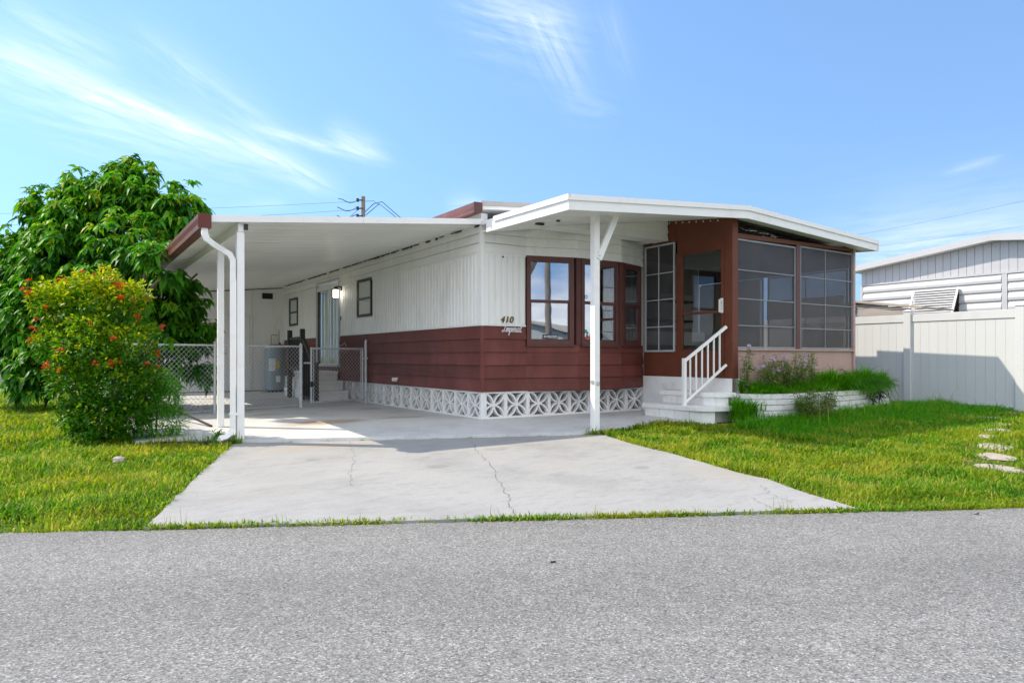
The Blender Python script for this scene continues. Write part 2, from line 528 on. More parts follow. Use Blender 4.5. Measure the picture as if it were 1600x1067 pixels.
# ------------------------------------------------------------------ mesh builder and object helpers
class MB:
    def __init__(s):
        s.v, s.f = [], []

    def hexa(s, pts):
        b = len(s.v)
        s.v += [tuple(p) for p in pts]
        s.f += [(b, b + 1, b + 2, b + 3), (b + 4, b + 7, b + 6, b + 5), (b, b + 4, b + 5, b + 1), (b + 1, b + 5, b + 6, b + 2), (b + 2, b + 6, b + 7, b + 3), (b + 3, b + 7, b + 4, b)]
        return s

    def box(s, x0, x1, y0, y1, z0, z1):
        return s.hexa([(x0, y0, z0), (x1, y0, z0), (x1, y1, z0), (x0, y1, z0), (x0, y0, z1), (x1, y0, z1), (x1, y1, z1), (x0, y1, z1)])

    def fbox(s, f, t0, t1, o0, o1, z0, z1):
        return s.hexa([f(t0, o0, z0), f(t1, o0, z0), f(t1, o1, z0), f(t0, o1, z0), f(t0, o0, z1), f(t1, o0, z1), f(t1, o1, z1), f(t0, o1, z1)])

    def prism(s, poly, vec):
        n, b = len(poly), len(s.v)
        s.v += [tuple(p) for p in poly] + [(p[0] + vec[0], p[1] + vec[1], p[2] + vec[2]) for p in poly]
        s.f += [tuple(range(b, b + n)), tuple(range(b + 2 * n - 1, b + n - 1, -1))]
        s.f += [(b + i, b + (i + 1) % n, b + n + (i + 1) % n, b + n + i) for i in range(n)]
        return s

    def quad(s, a, b_, c, d):
        b = len(s.v)
        s.v += [tuple(a), tuple(b_), tuple(c), tuple(d)]
        s.f.append((b, b + 1, b + 2, b + 3))
        return s

    def tube(s, pts, r, n=6, cap=True, r1=None):
        pts = [Vector(p) for p in pts]
        b = len(s.v)
        k = len(pts)
        up = None
        for i, p in enumerate(pts):
            t = (pts[min(i + 1, k - 1)] - pts[max(i - 1, 0)])
            t.normalize()
            if up is None:
                up = Vector((0, 0, 1)) if abs(t.z) < .9 else Vector((1, 0, 0))
            x = t.cross(up)
            if x.length < 1e-6:
                x = t.orthogonal()
            x.normalize()
            y = x.cross(t)
            up = y
            rr = r if r1 is None else r + (r1 - r) * i / (k - 1)
            for j in range(n):
                a = 2 * math.pi * j / n + (math.pi / n)
                s.v.append(tuple(p + x * (math.cos(a) * rr) + y * (math.sin(a) * rr)))
        for i in range(k - 1):
            for j in range(n):
                a0, a1 = b + i * n + j, b + i * n + (j + 1) % n
                s.f.append((a0, a1, a1 + n, a0 + n))
        if cap:
            s.f.append(tuple(range(b + n - 1, b - 1, -1)))
            s.f.append(tuple(range(b + (k - 1) * n, b + k * n)))
        return s

    def sweep(s, pts, w, h):
        """square section along a bent path (w across, h the other way)"""
        pts = [Vector(p) for p in pts]
        b, k = len(s.v), len(pts)
        side = None
        for i, p in enumerate(pts):
            t = (pts[min(i + 1, k - 1)] - pts[max(i - 1, 0)]).normalized()
            if side is None:
                up = Vector((0, 0, 1)) if abs(t.z) < .9 else Vector((0, 1, 0))
                side = t.cross(up).normalized()
            side = (side - t * side.dot(t)).normalized()
            y = side.cross(t)
            for a, c in ((-1, -1), (1, -1), (1, 1), (-1, 1)):
                s.v.append(tuple(p + side * (a * w / 2) + y * (c * h / 2)))
        for i in range(k - 1):
            for j in range(4):
                a0, a1 = b + i * 4 + j, b + i * 4 + (j + 1) % 4
                s.f.append((a0, a1, a1 + 4, a0 + 4))
        s.f.append((b + 3, b + 2, b + 1, b))
        e = b + (k - 1) * 4
        s.f.append((e, e + 1, e + 2, e + 3))
        return s


ORG = {}


def mesh_of(name, mb, mat, org=(0, 0, 0), recalc=True, bevel=0, smooth=False):
    me = bpy.data.meshes.new(name)
    v = [(p[0] - org[0], p[1] - org[1], p[2] - org[2]) for p in mb.v]
    me.from_pydata(v, [], mb.f)
    if recalc or bevel:
        bm = bmesh.new()
        bm.from_mesh(me)
        bmesh.ops.recalc_face_normals(bm, faces=bm.faces)
        if bevel:
            bmesh.ops.bevel(bm, geom=list(bm.edges), offset=bevel, segments=1, affect='EDGES', profile=.5)
        bm.to_mesh(me)
        bm.free()
    if smooth:
        me.polygons.foreach_set('use_smooth', [True] * len(me.polygons))
    me.materials.append(MT[mat])
    return me


def thing(name, label, cat, org, house=True, group=None):
    """An Empty at the thing's base; org is in the house frame (house=True) or the world."""
    o = bpy.data.objects.new(name, None)
    o.empty_display_size = .2
    COL.objects.link(o)
    if house:
        o.location = W(*org)
        o.rotation_euler = (0, 0, HA)
    else:
        o.location = org
    o['label'], o['category'] = label, cat
    if group:
        o['group'] = group
    ORG[o.name] = Vector(org)
    return o


def part(name, mb, mat, parent, label=None, kind=None, **kw):
    org = ORG[parent.name]
    o = bpy.data.objects.new(name, mesh_of(name, mb, mat, org, **kw))
    COL.objects.link(o)
    o.parent = parent
    if label:
        o['label'] = label
    if kind:
        o['kind'] = kind
    ORG[o.name] = org
    return o


def piece(name, me, parent, loc, rotz=0, scale=None):
    """one of many alike pieces sharing a mesh; loc in the thing's frame coordinates"""
    o = bpy.data.objects.new(name, me)
    COL.objects.link(o)
    o.parent = parent
    o.location = Vector(loc) - ORG[parent.name]
    o.rotation_euler = (0, 0, rotz)
    if scale:
        o.scale = scale
    return o


def solo(name, mb, mat, label, cat, org, house=True, group=None, **kw):
    """a thing that is one mesh"""
    o = bpy.data.objects.new(name, mesh_of(name, mb, mat, org, **kw))
    COL.objects.link(o)
    if house:
        o.location = W(*org)
        o.rotation_euler = (0, 0, HA)
    else:
        o.location = org
    o['label'], o['category'] = label, cat
    if group:
        o['group'] = group
    ORG[o.name] = Vector(org)
    return o


def structure(name, mb, mat, house=False, kind='structure', **kw):
    o = bpy.data.objects.new(name, mesh_of(name, mb, mat, (0, 0, 0), **kw))
    COL.objects.link(o)
    if house:
        o.location = W(0, 0, 0)
        o.rotation_euler = (0, 0, HA)
    o['kind'] = kind
    ORG[o.name] = Vector((0, 0, 0))
    return o


def np_object(name, verts, faces, mat, tint=None, parent=None, org=(0, 0, 0), smooth=False):
    """verts (n,3) array, faces: list of int arrays (k,3) or (k,4)"""
    me = bpy.data.meshes.new(name)
    verts = np.asarray(verts, dtype=np.float32) - np.asarray(org, dtype=np.float32)
    nl = sum(f.size for f in faces)
    npoly = sum(len(f) for f in faces)
    me.vertices.add(len(verts))
    me.vertices.foreach_set('co', verts.ravel())
    me.loops.add(nl)
    me.polygons.add(npoly)
    me.loops.foreach_set('vertex_index', np.concatenate([f.ravel() for f in faces]).astype(np.int32))
    sizes = np.concatenate([np.full(len(f), f.shape[1], dtype=np.int32) for f in faces])
    starts = np.concatenate([[0], np.cumsum(sizes)[:-1]]).astype(np.int32)
    me.polygons.foreach_set('loop_start', starts)
    if smooth:
        me.polygons.foreach_set('use_smooth', np.ones(npoly, dtype=bool))
    if tint is not None:
        at = me.attributes.new('tint', 'FLOAT', 'POINT')
        at.data.foreach_set('value', np.asarray(tint, dtype=np.float32))
    me.update(calc_edges=True)
    me.validate()
    me.materials.append(MT[mat])
    o = bpy.data.objects.new(name, me)
    COL.objects.link(o)
    if parent is not None:
        o.parent = parent
    else:
        o.location = org
    return o


def leaves(pos, dirs, length, width, droop, tint, fold=.25):
    """broad leaves: 8 vertices, 6 faces each"""
    n = len(pos)
    d = dirs / np.linalg.norm(dirs, axis=1, keepdims=True)
    up = np.tile(np.array([0, 0, 1.0]), (n, 1))
    s = np.cross(d, up)
    sl = np.linalg.norm(s, axis=1, keepdims=True)
    s = np.where(sl < 1e-3, np.array([1.0, 0, 0]), s / np.maximum(sl, 1e-6))
    rollang = RNG.uniform(-.6, .6, n)[:, None]
    nrm = np.cross(s, d)
    s = s * np.cos(rollang) + nrm * np.sin(rollang)
    nrm = np.cross(s, d)
    Ln, Wd, Dr = length[:, None], width[:, None], droop[:, None]

    def c(t):
        return pos + d * Ln * t + np.array([0, 0, -1.0]) * Dr * Ln * t * t
    c0, c1, c2, c3 = c(0), c(.35), c(.72), c(1.0)
    V = np.stack([c0, c1 - s * Wd * .5 + nrm * Wd * fold, c1, c1 + s * Wd * .5 + nrm * Wd * fold, c2 - s * Wd * .36 + nrm * Wd * fold * .7, c2, c2 + s * Wd * .36 + nrm * Wd * fold * .7, c3], axis=1).reshape(-1, 3)
    b = (np.arange(n) * 8)[:, None]
    tri = np.concatenate([b + np.array([[0, 2, 1]]), b + np.array([[0, 3, 2]]), b + np.array([[4, 5, 7]]), b + np.array([[5, 6, 7]])])
    qd = np.concatenate([b + np.array([[1, 2, 5, 4]]), b + np.array([[2, 3, 6, 5]])])
    return V, [tri, qd], np.repeat(tint, 8)


def blades(pos, az, lean, length, width, tint, curl=.5):
    """grass blades: 5 vertices, a quad and a tip"""
    n = len(pos)
    h = np.stack([np.cos(az), np.sin(az), np.zeros(n)], axis=1)
    s = np.stack([-np.sin(az), np.cos(az), np.zeros(n)], axis=1)
    up = np.array([0, 0, 1.0])
    L_, w = length[:, None], width[:, None]
    ln = lean[:, None]
    mid = pos + (up * np.cos(ln) + h * np.sin(ln)) * L_ * .55
    l2 = ln + curl
    tip = mid + (up * np.cos(l2) + h * np.sin(l2)) * L_ * .45
    V = np.stack([pos - s * w * .5, pos + s * w * .5, mid + s * w * .42, mid - s * w * .42, tip], axis=1).reshape(-1, 3)
    b = (np.arange(n) * 5)[:, None]
    return V, [b + np.array([[3, 2, 4]]), b + np.array([[0, 1, 2, 3]])], np.repeat(tint, 5)


def in_poly(x, y, poly):
    inside = np.zeros(len(x), dtype=bool)
    n = len(poly)
    for i in range(n):
        x0, y0 = poly[i]
        x1, y1 = poly[(i + 1) % n]
        if y0 == y1:
            continue
        c = ((y0 > y) != (y1 > y)) & (x < (x1 - x0) * (y - y0) / (y1 - y0) + x0)
        inside ^= c
    return inside


def frame(a, b):
    """wall frame: t along a->b, o outward (to the right of a->b), z up"""
    d = Vector((b[0] - a[0], b[1] - a[1]))
    ln = d.length
    d /= ln
    n = Vector((d.y, -d.x))

    def f(t, o, z):
        return (a[0] + d.x * t + n.x * o, a[1] + d.y * t + n.y * o, z)
    f.len = ln
    return f


def lap(f, t0, t1, z0, z1, tb=.030, tt=.004):
    mb = MB()
    mb.hexa([f(t0, 0, z0), f(t1, 0, z0), f(t1, tb, z0), f(t0, tb, z0), f(t0, 0, z1), f(t1, 0, z1), f(t1, tt, z1), f(t0, tt, z1)])
    return mb


def ribbed(f, t0, t1, z0, z1, pitch=.105):
    """vertical V-grooved metal sheet with real ribs"""
    prof = []
    n = max(1, round((t1 - t0) / pitch))
    st = (t1 - t0) / n
    for i in range(n):
        b = t0 + i * st
        prof += [(b, .002), (b + st * .07, .022), (b + st * .66, .022), (b + st * .74, .002), (b + st * .82, .014), (b + st * .92, .014)]
    prof.append((t1, .004))
    mb = MB()
    for (ta, oa), (tb_, ob) in zip(prof[:-1], prof[1:]):
        mb.quad(f(ta, oa, z0), f(tb_, ob, z0), f(tb_, ob, z1), f(ta, oa, z1))
    mb.fbox(f, t0, t1, -.004, .002, z0, z1)
    return mb


# ================================================================== ground
def build_ground():
    # soil sheet: fine near, reaching to the horizon
    xs = np.concatenate([[-900, -300, -120, -60], np.arange(-30, 30.1, 1.0), [60, 120, 300, 900]])
    ys = np.concatenate([[-900, -300, -120, -60, -30, -15], np.arange(-8, 30.1, .5), [60, 120, 300, 900]])
    X, Y = np.meshgrid(xs, ys)
    Z = soil_z(sdist(X, Y))
    V = np.stack([X.ravel(), Y.ravel(), Z.ravel()], axis=1)
    nx, ny = len(xs), len(ys)
    i, j = np.meshgrid(np.arange(nx - 1), np.arange(ny - 1))
    b = (j * nx + i).ravel()
    F_ = np.stack([b, b + 1, b + nx + 1, b + nx], axis=1)
    o = np_object('ground', V, [F_], 'lawn_soil')
    o['kind'] = 'structure'
    # street
    def st(t, s, z):
        return (S0[0] + SM[1] * t + SM[0] * s, S0[1] - SM[0] * t + SM[1] * s, z)
    mb = MB()
    N_ = 90
    top, bot = [], []
    for k in range(N_ + 1):
        t = -60 + 130 * k / N_
        e = 0
        top.append(t)
    # edge of the asphalt wavers a little
    edge = []
    t = -14.0
    rr = random.Random(3)
    while t < 22:
        edge.append((t, rr.uniform(-.022, .022)))
        t += .12
    edge = [(-300, 0)] + edge + [(300, 0)]
    for (ta, ea), (tb, eb) in zip(edge[:-1], edge[1:]):
        mb.quad(st(ta, -7.0, -.25), st(tb, -7.0, -.25), st(tb, eb, -.25), st(ta, ea, -.25))
        mb.quad(st(ta, ea, -.25), st(tb, eb, -.25), st(tb, eb, -.33), st(ta, ea, -.33))
    structure('street', mb, 'asphalt', recalc=False)


build_ground()

DRIVE = [(-2.456, 4.612 - .06), (-2.593, 5.123), (-2.859, 6.224), (-3.272, 8.06), (-1.503, 8.309), (.819, 8.732), (1.176, 8.80), (1.38, 8.178), (1.787, 7.331), (2.119, 6.459), (2.307, 6.151), (2.444, 5.546), (2.60, 5.14 - .02)]
SLAB_W = [(-1.503, 8.309), (-.153, 8.568), (.819, 8.732), (1.169, 8.905), (1.772, 9.45), (2.50, 9.98)]


def resample(poly, step, jit, seed):
    rr = random.Random(seed)
    out = []
    for i, a in enumerate(poly):
        b = poly[(i + 1) % len(poly)]
        n = max(1, int(math.hypot(b[0] - a[0], b[1] - a[1]) / step))
        for k in range(n):
            t = k / n
            j = (rr.uniform(-jit, jit), rr.uniform(-jit, jit)) if k else (0, 0)
            out.append((a[0] + (b[0] - a[0]) * t + j[0], a[1] + (b[1] - a[1]) * t + j[1]))
    return out


def slab_from(poly, zf, name, mat, thick=.12):
    """concrete sheet with sides; stored in the house frame so its stains stay where they are"""
    bm = bmesh.new()
    vs = [bm.verts.new((x, y, 0)) for x, y in poly]
    f = bm.faces.new(vs)
    bmesh.ops.triangulate(bm, faces=[f])
    for sv in (1.2, 2.4, 3.6, 5.1):
        bmesh.ops.bisect_plane(bm, geom=list(bm.verts) + list(bm.edges) + list(bm.faces), plane_co=(S0[0] + SM[0] * sv, S0[1] + SM[1] * sv, 0), plane_no=(SM[0], SM[1], 0))
    r = bmesh.ops.extrude_face_region(bm, geom=list(bm.faces))
    low = [v for v in r['geom'] if isinstance(v, bmesh.types.BMVert)]
    lowset = set(low)
    for v in bm.verts:
        z = float(zf(sdist(v.co.x, v.co.y)))
        v.co.z = z - (thick if v in lowset else 0)
    for v in bm.verts:
        p, q = Lc(v.co.x, v.co.y)
        v.co.x, v.co.y = p, q
    bmesh.ops.recalc_face_normals(bm, faces=bm.faces)
    me = bpy.data.meshes.new(name)
    bm.to_mesh(me)
    bm.free()
    me.materials.append(MT[mat])
    o = bpy.data.objects.new(name, me)
    COL.objects.link(o)
    o.location = W(0, 0, 0)
    o.rotation_euler = (0, 0, HA)
    o['kind'] = 'structure'
    ORG[o.name] = Vector((0, 0, 0))
    return o


driveway = slab_from(resample(DRIVE, .16, .014, 5), drive_z, 'driveway', 'drive')
slab_left = [W(-4.35, 10.6)[:2], W(-4.35, .4)[:2]]
SLAB = [(-4.13, 7.866), (-3.146, 8.028)] + SLAB_W + [W(3.15, -.9)[:2], W(3.15, .3)[:2], W(0.3, .3)[:2], W(.3, 10.6)[:2], W(-4.35, 10.6)[:2], W(-4.35, .5)[:2]]
slab = slab_from(SLAB, slab_z, 'carport_slab', 'slab')


def crack(pts, w, owner, zf):
    rr = random.Random(len(pts) * 7)
    path = []
    for a, b in zip(pts[:-1], pts[1:]):
        for k in range(8):
            t = k / 8
            path.append((a[0] + (b[0] - a[0]) * t + rr.uniform(-.022, .022), a[1] + (b[1] - a[1]) * t + rr.uniform(-.012, .012)))
    path.append(pts[-1])
    mb = MB()
    pr = None
    for i, (x, y) in enumerate(path):
        ww = w * rr.uniform(.25, 1.0)
        z = float(zf(sdist(x, y))) + .0035
        a, b = Lc(x - ww / 2, y), Lc(x + ww / 2, y)
        cur = ((a[0], a[1], z), (b[0], b[1], z))
        if pr:
            mb.quad(pr[0], pr[1], cur[1], cur[0])
        pr = cur
    part('crack', mb, 'crack', owner, recalc=False)


crack([(-1.948, 8.148), (-1.672, 7.221), (-1.60, 6.9), (-1.507, 6.305), (-1.345, 5.783)], .005, driveway, drive_z)
crack([(-.483, 8.182), (-.36, 7.4), (-.223, 6.791), (-.094, 5.927), (-.025, 5.359), (.014, 4.74)], .0065, driveway, drive_z)
crack([(2.2, 5.2), (2.1, 5.6), (2.16, 5.9)], .005, driveway, drive_z)
crack([(1.95, 5.1), (1.9, 5.45)], .006, driveway, drive_z)

# ================================================================== mobile home
home = thing('mobile_home', 'white and dark brown mobile home with bay window and pierced block skirting', 'mobile home', (0, 0, 0))


def SD(q, o, z):
    return (-o, q, z)


SD.len = 10.4
SEG = [((0, 0), (.763, 0)), ((.763, 0), (1.58, -.24)), ((1.58, -.24), (2.447, -.25)), ((2.447, -.25), (3.17, 0))]
FR = [frame(a, b) for a, b in SEG]


def build_home():
    T0, T1 = 1.36, 2.40          # white sheet between these
    # wall cores
    mb = MB()
    for bx in ((.012, 5.95, .40, 2.98), (7.56, 12.6, .0, 2.98), (5.951, 7.559, 2.6, 2.98), (5.951, 7.559, .4, .70)):
        part('wall', MB().box(.012, .10, *bx), 'white_siding', home)
    mb = MB()
    mb.fbox(FR[0], .10, .763, -.09, -.012, .40, 2.80)
    part('wall', mb, 'white_siding', home)
    for f in FR[1:]:
        part('wall', MB().fbox(f, 0, f.len, -.07, -.004, .40, 1.09), 'brown_siding', home)
        part('wall', MB().fbox(f, 0, f.len, -.07, -.004, 2.43, 2.86), 'white_siding', home)
    mb = MB().prism([(.80, 0, .385), (1.58, -.232, .385), (2.447, -.242, .385), (3.14, 0, .385)], (0, 0, .014))
    part('bay_floor', mb, 'brown_frame', home)
    # rest of the shell
    mb = MB().box(6.40, 6.46, 1.6, 10.4, .3, 2.95)
    part('wall', mb, 'white_siding', home)
    mb = MB().box(3.18, 3.26, .02, 4.2, .58, 2.95)
    part('partition', mb, 'room_wall', home)
    mb = MB().box(.11, 3.17, 4.0, 4.1, .6, 2.95)
    part('partition', mb, 'room_wall', home)
    mb = MB().prism([(.11, .02, .56), (.8, .0, .56), (1.58, -.16, .56), (2.44, -.17, .56), (3.1, .02, .56), (3.17, 4.0, .56), (.11, 4.0, .56)], (0, 0, .04))
    part('floor', mb, 'room_floor', home)
    mb = MB().prism([(.11, .1, 2.62), (.8, .08, 2.62), (1.58, -.13, 2.62), (2.44, -.14, 2.62), (3.1, .05, 2.62), (3.17, 4.0, 2.62), (.11, 4.0, 2.62)], (0, 0, .03))
    part('room_ceiling', mb, 'white_soffit', home)
    # brown lap boards
    bh = (T0 - .40) / 5
    for k in range(5):
        z0, z1 = .40 + k * bh, .40 + (k + 1) * bh + .006
        for (a, b) in ((.024, 4.10), (4.104, 5.94), (7.58, 10.36)):
            part('siding_board', lap(SD, a, b, z0, z1), 'brown_siding', home)
        part('siding_board', lap(FR[0], .022, FR[0].len - (.0 if k < 4 else .0), z0, z1), 'brown_siding', home)
        if k < 3:
            for f in FR[1:]:
                part('siding_board', lap(f, .0, f.len + .004, z0, z1), 'brown_siding', home)
    for f in FR[1:]:
        part('siding_board', lap(f, 0, f.len + .004, .976, 1.095, .018, .012), 'brown_siding', home)
    # boards under the sliding door
    part('siding_board', MB().fbox(SD, 5.944, 7.576, -.004, .016, .40, .53), 'brown_siding', home)
    part('siding_board', MB().fbox(SD, 5.944, 7.576, -.004, .016, .534, .69), 'brown_siding', home)
    # ribbed white sheets
    for a, b in ((.03, 1.42), (1.424, 2.82), (2.824, 4.22), (4.224, 5.93), (7.6, 8.99), (8.994, 10.36)):
        part('ribbed_panel', ribbed(SD, a, b, T0 + .018, T1), 'white_siding', home)
    part('ribbed_panel', ribbed(FR[0], .03, .757, T0 + .018, T1, .105), 'white_siding', home)
    # trims
    mb = MB().fbox(SD, .03, 5.94, 0, .024, T0 - .004, T0 + .016).fbox(SD, 7.58, 10.36, 0, .024, T0 - .004, T0 + .016)
    part('trim', mb, 'white_metal', home)
    mb = MB().fbox(FR[0], .03, .757, 0, .024, T0 - .004, T0 + .016)
    part('trim', mb, 'white_metal', home)
    mb = MB().fbox(SD, .03, 5.90, 0, .026, T1, T1 + .024).fbox(SD, 7.6, 10.36, 0, .026, T1, T1 + .024)
    part('trim', mb, 'white_metal', home)
    mb = MB().fbox(FR[0], .03, .757, 0, .026, T1, T1 + .024)
    part('trim', mb, 'white_metal', home)
    mb = MB().box(-.028, .03, -.028, .03, T0 - .006, 2.97)
    part('corner_trim', mb, 'white_metal', home)
    part('corner_trim', MB().box(-.036, .02, 10.365, 10.446, 0, 2.835), 'white_metal', home)
    mb = MB().box(-.025, .024, -.025, .024, .398, T0 - .007)
    part('corner_trim', mb, 'brown_siding', home)
    mb = MB()
    for x, y in ((2.447, -.25), (1.58, -.24)):
        mb.box(x - .012, x + .012, y - .013, y + .01, 2.43, 2.80)
    part('corner_trim', mb, 'white_metal', home)
    # upper white lap boards
    for k in range(3):
        z0, z1 = 2.426 + k * .135, 2.426 + (k + 1) * .135 - .007
        for a, b in ((.032, 3.6), (3.604, 7.2), (7.204, 10.36)):
            part('siding_board', lap(SD, a, b, max(z0, 2.61) if False else z0, z1, .030, .004), 'white_siding', home)
        for i, f in enumerate(FR):
            part('siding_board', lap(f, .032 if i == 0 else 0, f.len + (.004 if i < 3 else 0), z0, z1, .030, .004), 'white_siding', home)
    # boxed soffit over the bay, clad in boards
    def und(z):     # where the porch ceiling reaches height z above this line
        return -.07 + (z + .155 - 2.8304) / (.442 / 3.30)
    for k in range(3):
        z0, z1 = 2.79 + k * .13, 2.79 + (k + 1) * .13 + .004
        pa, pb = und(z0) + .03, und(z1) + .03
        if pb > 3.18:
            z1 = 2.79 + k * .13 + .07
            pb = und(z1)
        mb = MB().hexa([(pa, -.56, z0), (3.185, -.56, z0), (3.185, -.59, z0), (pa, -.59, z0), (pb, -.56, z1), (3.185, -.56, z1), (3.185, -.564, z1), (pb, -.564, z1)])
        part('siding_board', mb, 'white_siding', home)
    part('soffit_box', MB().box(.85, 3.185, -.555, -.262, 2.792, 2.80).box(3.10, 3.185, -.555, -.02, 2.805, 3.09), 'white_soffit', home)
    # ragged dark seal between carport roof and wall
    mb = MB()
    rr = random.Random(5)
    q = .02
    while q < 10.2:
        w = rr.uniform(.04, .2)
        if rr.random() < .75:
            h = rr.uniform(.006, .022)
            mb.box(-.030, -.02, q, q + w, 2.805 - h, 2.812)
        q += w + rr.uniform(0, .08)
    part('roof_seal', mb, 'dark_rail', home, kind='stuff')
    # roof and its brown gutter
    mb = MB()
    zs = [(-.12, 2.99), (3.2, 3.27), (6.6, 2.99)]
    for (p0, z0), (p1, z1) in zip(zs[:-1], zs[1:]):
        mb.hexa([(p0, -.16, z0), (p1, -.16, z1), (p1, 10.6, z1), (p0, 10.6, z0), (p0, -.16, z0 + .09), (p1, -.16, z1 + .09), (p1, 10.6, z1 + .09), (p0, 10.6, z0 + .09)])
    roof = part('roof', mb, 'white_metal', home)
    mb = MB()
    for (p0, z0), (p1, z1) in zip(zs[:-1], zs[1:]):
        mb.hexa([(p0, -.185, z0 + .05), (p1, -.185, z1 + .05), (p1, -.162, z1 + .05), (p0, -.162, z0 + .05), (p0, -.185, z0 + .115), (p1, -.185, z1 + .115), (p1, -.162, z1 + .115), (p0, -.162, z0 + .115)])
    part('roof_trim', mb, 'roof_gray', home)
    mb = MB()
    poly = [(-.135, -.22, 2.93), (-.135, -.22, 3.03), (-.155, -.22, 3.03), (-.155, -.22, 3.06), (-.26, -.22, 3.06), (-.26, -.22, 3.00), (-.235, -.22, 2.97), (-.235, -.22, 2.93)]
    mb.prism(poly, (0, 10.7, 0))
    g = part('gutter', mb, 'gutter_brown', home)
    part('end_cap', MB().box(-.265, -.13, -.235, -.222, 2.925, 3.065), 'brown_frame', g)
    # side windows
    for (q0, q1, z0, z1) in ((4.104, 4.87, 1.70, 2.455), (9.05, 9.80, 1.71, 2.43)):
        mb = MB()
        fw = .055
        mb.fbox(SD, q0, q1, -.01, .045, z1 - fw, z1).fbox(SD, q0, q1, -.01, .045, z0, z0 + fw)
        mb.fbox(SD, q0, q0 + fw, -.01, .045, z0 + fw, z1 - fw).fbox(SD, q1 - fw, q1, -.01, .045, z0 + fw, z1 - fw)
        w = part('window', mb, 'black_frame', home)
        zm = z0 + (z1 - z0) * .48
        part('sash', MB().fbox(SD, q0 + fw, q1 - fw, .012, .040, zm - .022, zm + .022), 'black_frame', w)
        part('blind', MB().fbox(SD, q0 + fw, q1 - fw, .0125, .0135, z0 + fw + .01 if q0 < 5 else zm, z1 - fw), 'blind', w)
        if q0 > 5:
            part('backing', MB().fbox(SD, q0 + fw, q1 - fw, .0125, .0135, z0 + fw, zm - .005), 'dark_void', w)
        part('pane', MB().fbox(SD, q0 + fw, q1 - fw, .026, .030, zm + .022, z1 - fw), 'door_glass', w)
        part('pane', MB().fbox(SD, q0 + fw, q1 - fw, .020, .024, z0 + fw, zm - .022), 'door_glass', w)
    # sliding door
    q0, q1, z0, z1 = 5.96, 7.55, .705, 2.60
    mb = MB()
    mb.fbox(SD, q0, q0 + .045, -.06, .035, z0, z1).fbox(SD, q1 - .045, q1, -.06, .035, z0, z1)
    mb.fbox(SD, q0, q1, -.06, .036, z1, z1 + .03).fbox(SD, q0 - .01, q1 + .01, -.06, .06, z0 - .015, z0 + .035)
    door = part('sliding_door', mb, 'aluminium', home)
    qm = (q0 + q1) / 2
    mb = MB().fbox(SD, qm - .04, qm + .04, -.03, .012, z0 + .036, z1 - .002)
    part('stile', mb, 'white_metal', door)
    mb = MB().fbox(SD, q0 + .046, q0 + .075, -.03, .008, z0 + .036, z1 - .002).fbox(SD, qm + .041, qm + .065, -.03, .008, z0 + .036, z1 - .002)
    mb.fbox(SD, q1 - .085, q1 - .046, -.03, .008, z0 + .036, z1 - .002)
    part('seal', mb, 'black_frame', door)
    for a, b in ((q0 + .076, qm - .041), (qm + .066, q1 - .086)):
        part('pane', MB().fbox(SD, a, b, -.016, -.010, z0 + .036, z1 - .002), 'door_glass', door)
    mb = MB()
    n = 14
    for k in range(n):
        a = q0 + .05 + (q1 - q0 - .1) * k / n
        mb.fbox(SD, a, a + .105, -.085 - .01 * (k % 2), -.08 - .01 * (k % 2), z0 + .05, z1 - .06)
    part('curtain', mb, 'curtain', door)
    # wall lamp beside the door
    lq = 5.83
    lampm = MB().fbox(SD, lq - .045, lq + .045, .0, .028, 2.33, 2.44)
    lampm.tube([SD(lq, .02, 2.40), SD(lq, .09, 2.42), SD(lq, .15, 2.40)], .016, 8).tube([SD(lq, .15, 2.34), SD(lq, .15, 2.41)], .06, 10, r1=.03)
    lp = part('wall_lamp', lampm, 'black_frame', home)
    part('lamp_globe', MB().tube([SD(lq, .15, 2.18), SD(lq, .15, 2.23), SD(lq, .15, 2.30), SD(lq, .15, 2.345)], .055, 12), 'lamp_glass', lp, smooth=True)
    part('door_bell', MB().fbox(SD, 5.85, 5.88, 0, .03, 1.70, 1.78), 'black_frame', home)
    # white dryer outlet low on the brown boards
    mb = MB().fbox(SD, 2.93, 3.09, .0, .05, .465, .53)
    mb.hexa([SD(2.9, .0, .50), SD(3.0, .0, .50), SD(3.0, .10, .49), SD(2.9, .10, .49), SD(2.9, .0, .535), SD(3.0, .0, .535), SD(3.0, .06, .53), SD(2.9, .06, .53)])
    part('outlet_cover', mb, 'white_metal', home)
    # bay windows
    spec = [(FR[1], .012, .775, .075, .700, 'B'), (FR[2], .05, .80, .11, .745, 'C'), (FR[3], .05, .66, .115, .60, 'D')]
    for f, fa, fb, ga, gb, nm in spec:
        zb, zt, zg0, zg1 = 1.085, 2.425, 1.155, 2.335
        mb = MB()
        mb.fbox(f, fa, ga, -.05, .034, zb, zt).fbox(f, gb, fb, -.05, .034, zb, zt)
        mb.fbox(f, ga, gb, -.05, .034, zg1, zt).fbox(f, ga, gb, -.05, .034, zb, zg0)
        w = part('window', mb, 'brown_frame', home)
        part('sill', MB().fbox(f, fa - .008, fb + .008, -.02, .055, zb - .022, zb - .002), 'brown_frame', w)
        zm = 1.745
        mb = MB().fbox(f, ga, gb, -.012, .028, zm - .022, zm + .022)
        mb.fbox(f, ga, ga + .016, -.012, .012, zg0, zm - .023).fbox(f, gb - .016, gb, -.012, .012, zg0, zm - .023).fbox(f, ga + .017, gb - .017, -.012, .012, zg0, zg0 + .018)
        part('sash', mb, 'brown_frame', w)
        part('pane', MB().fbox(f, ga, gb, .004, .009, zm + .023, zg1), 'window_glass', w)
        part('pane', MB().fbox(f, ga + .017, gb - .017, -.006, -.001, zg0 + .019, zm - .023), 'window_glass', w)
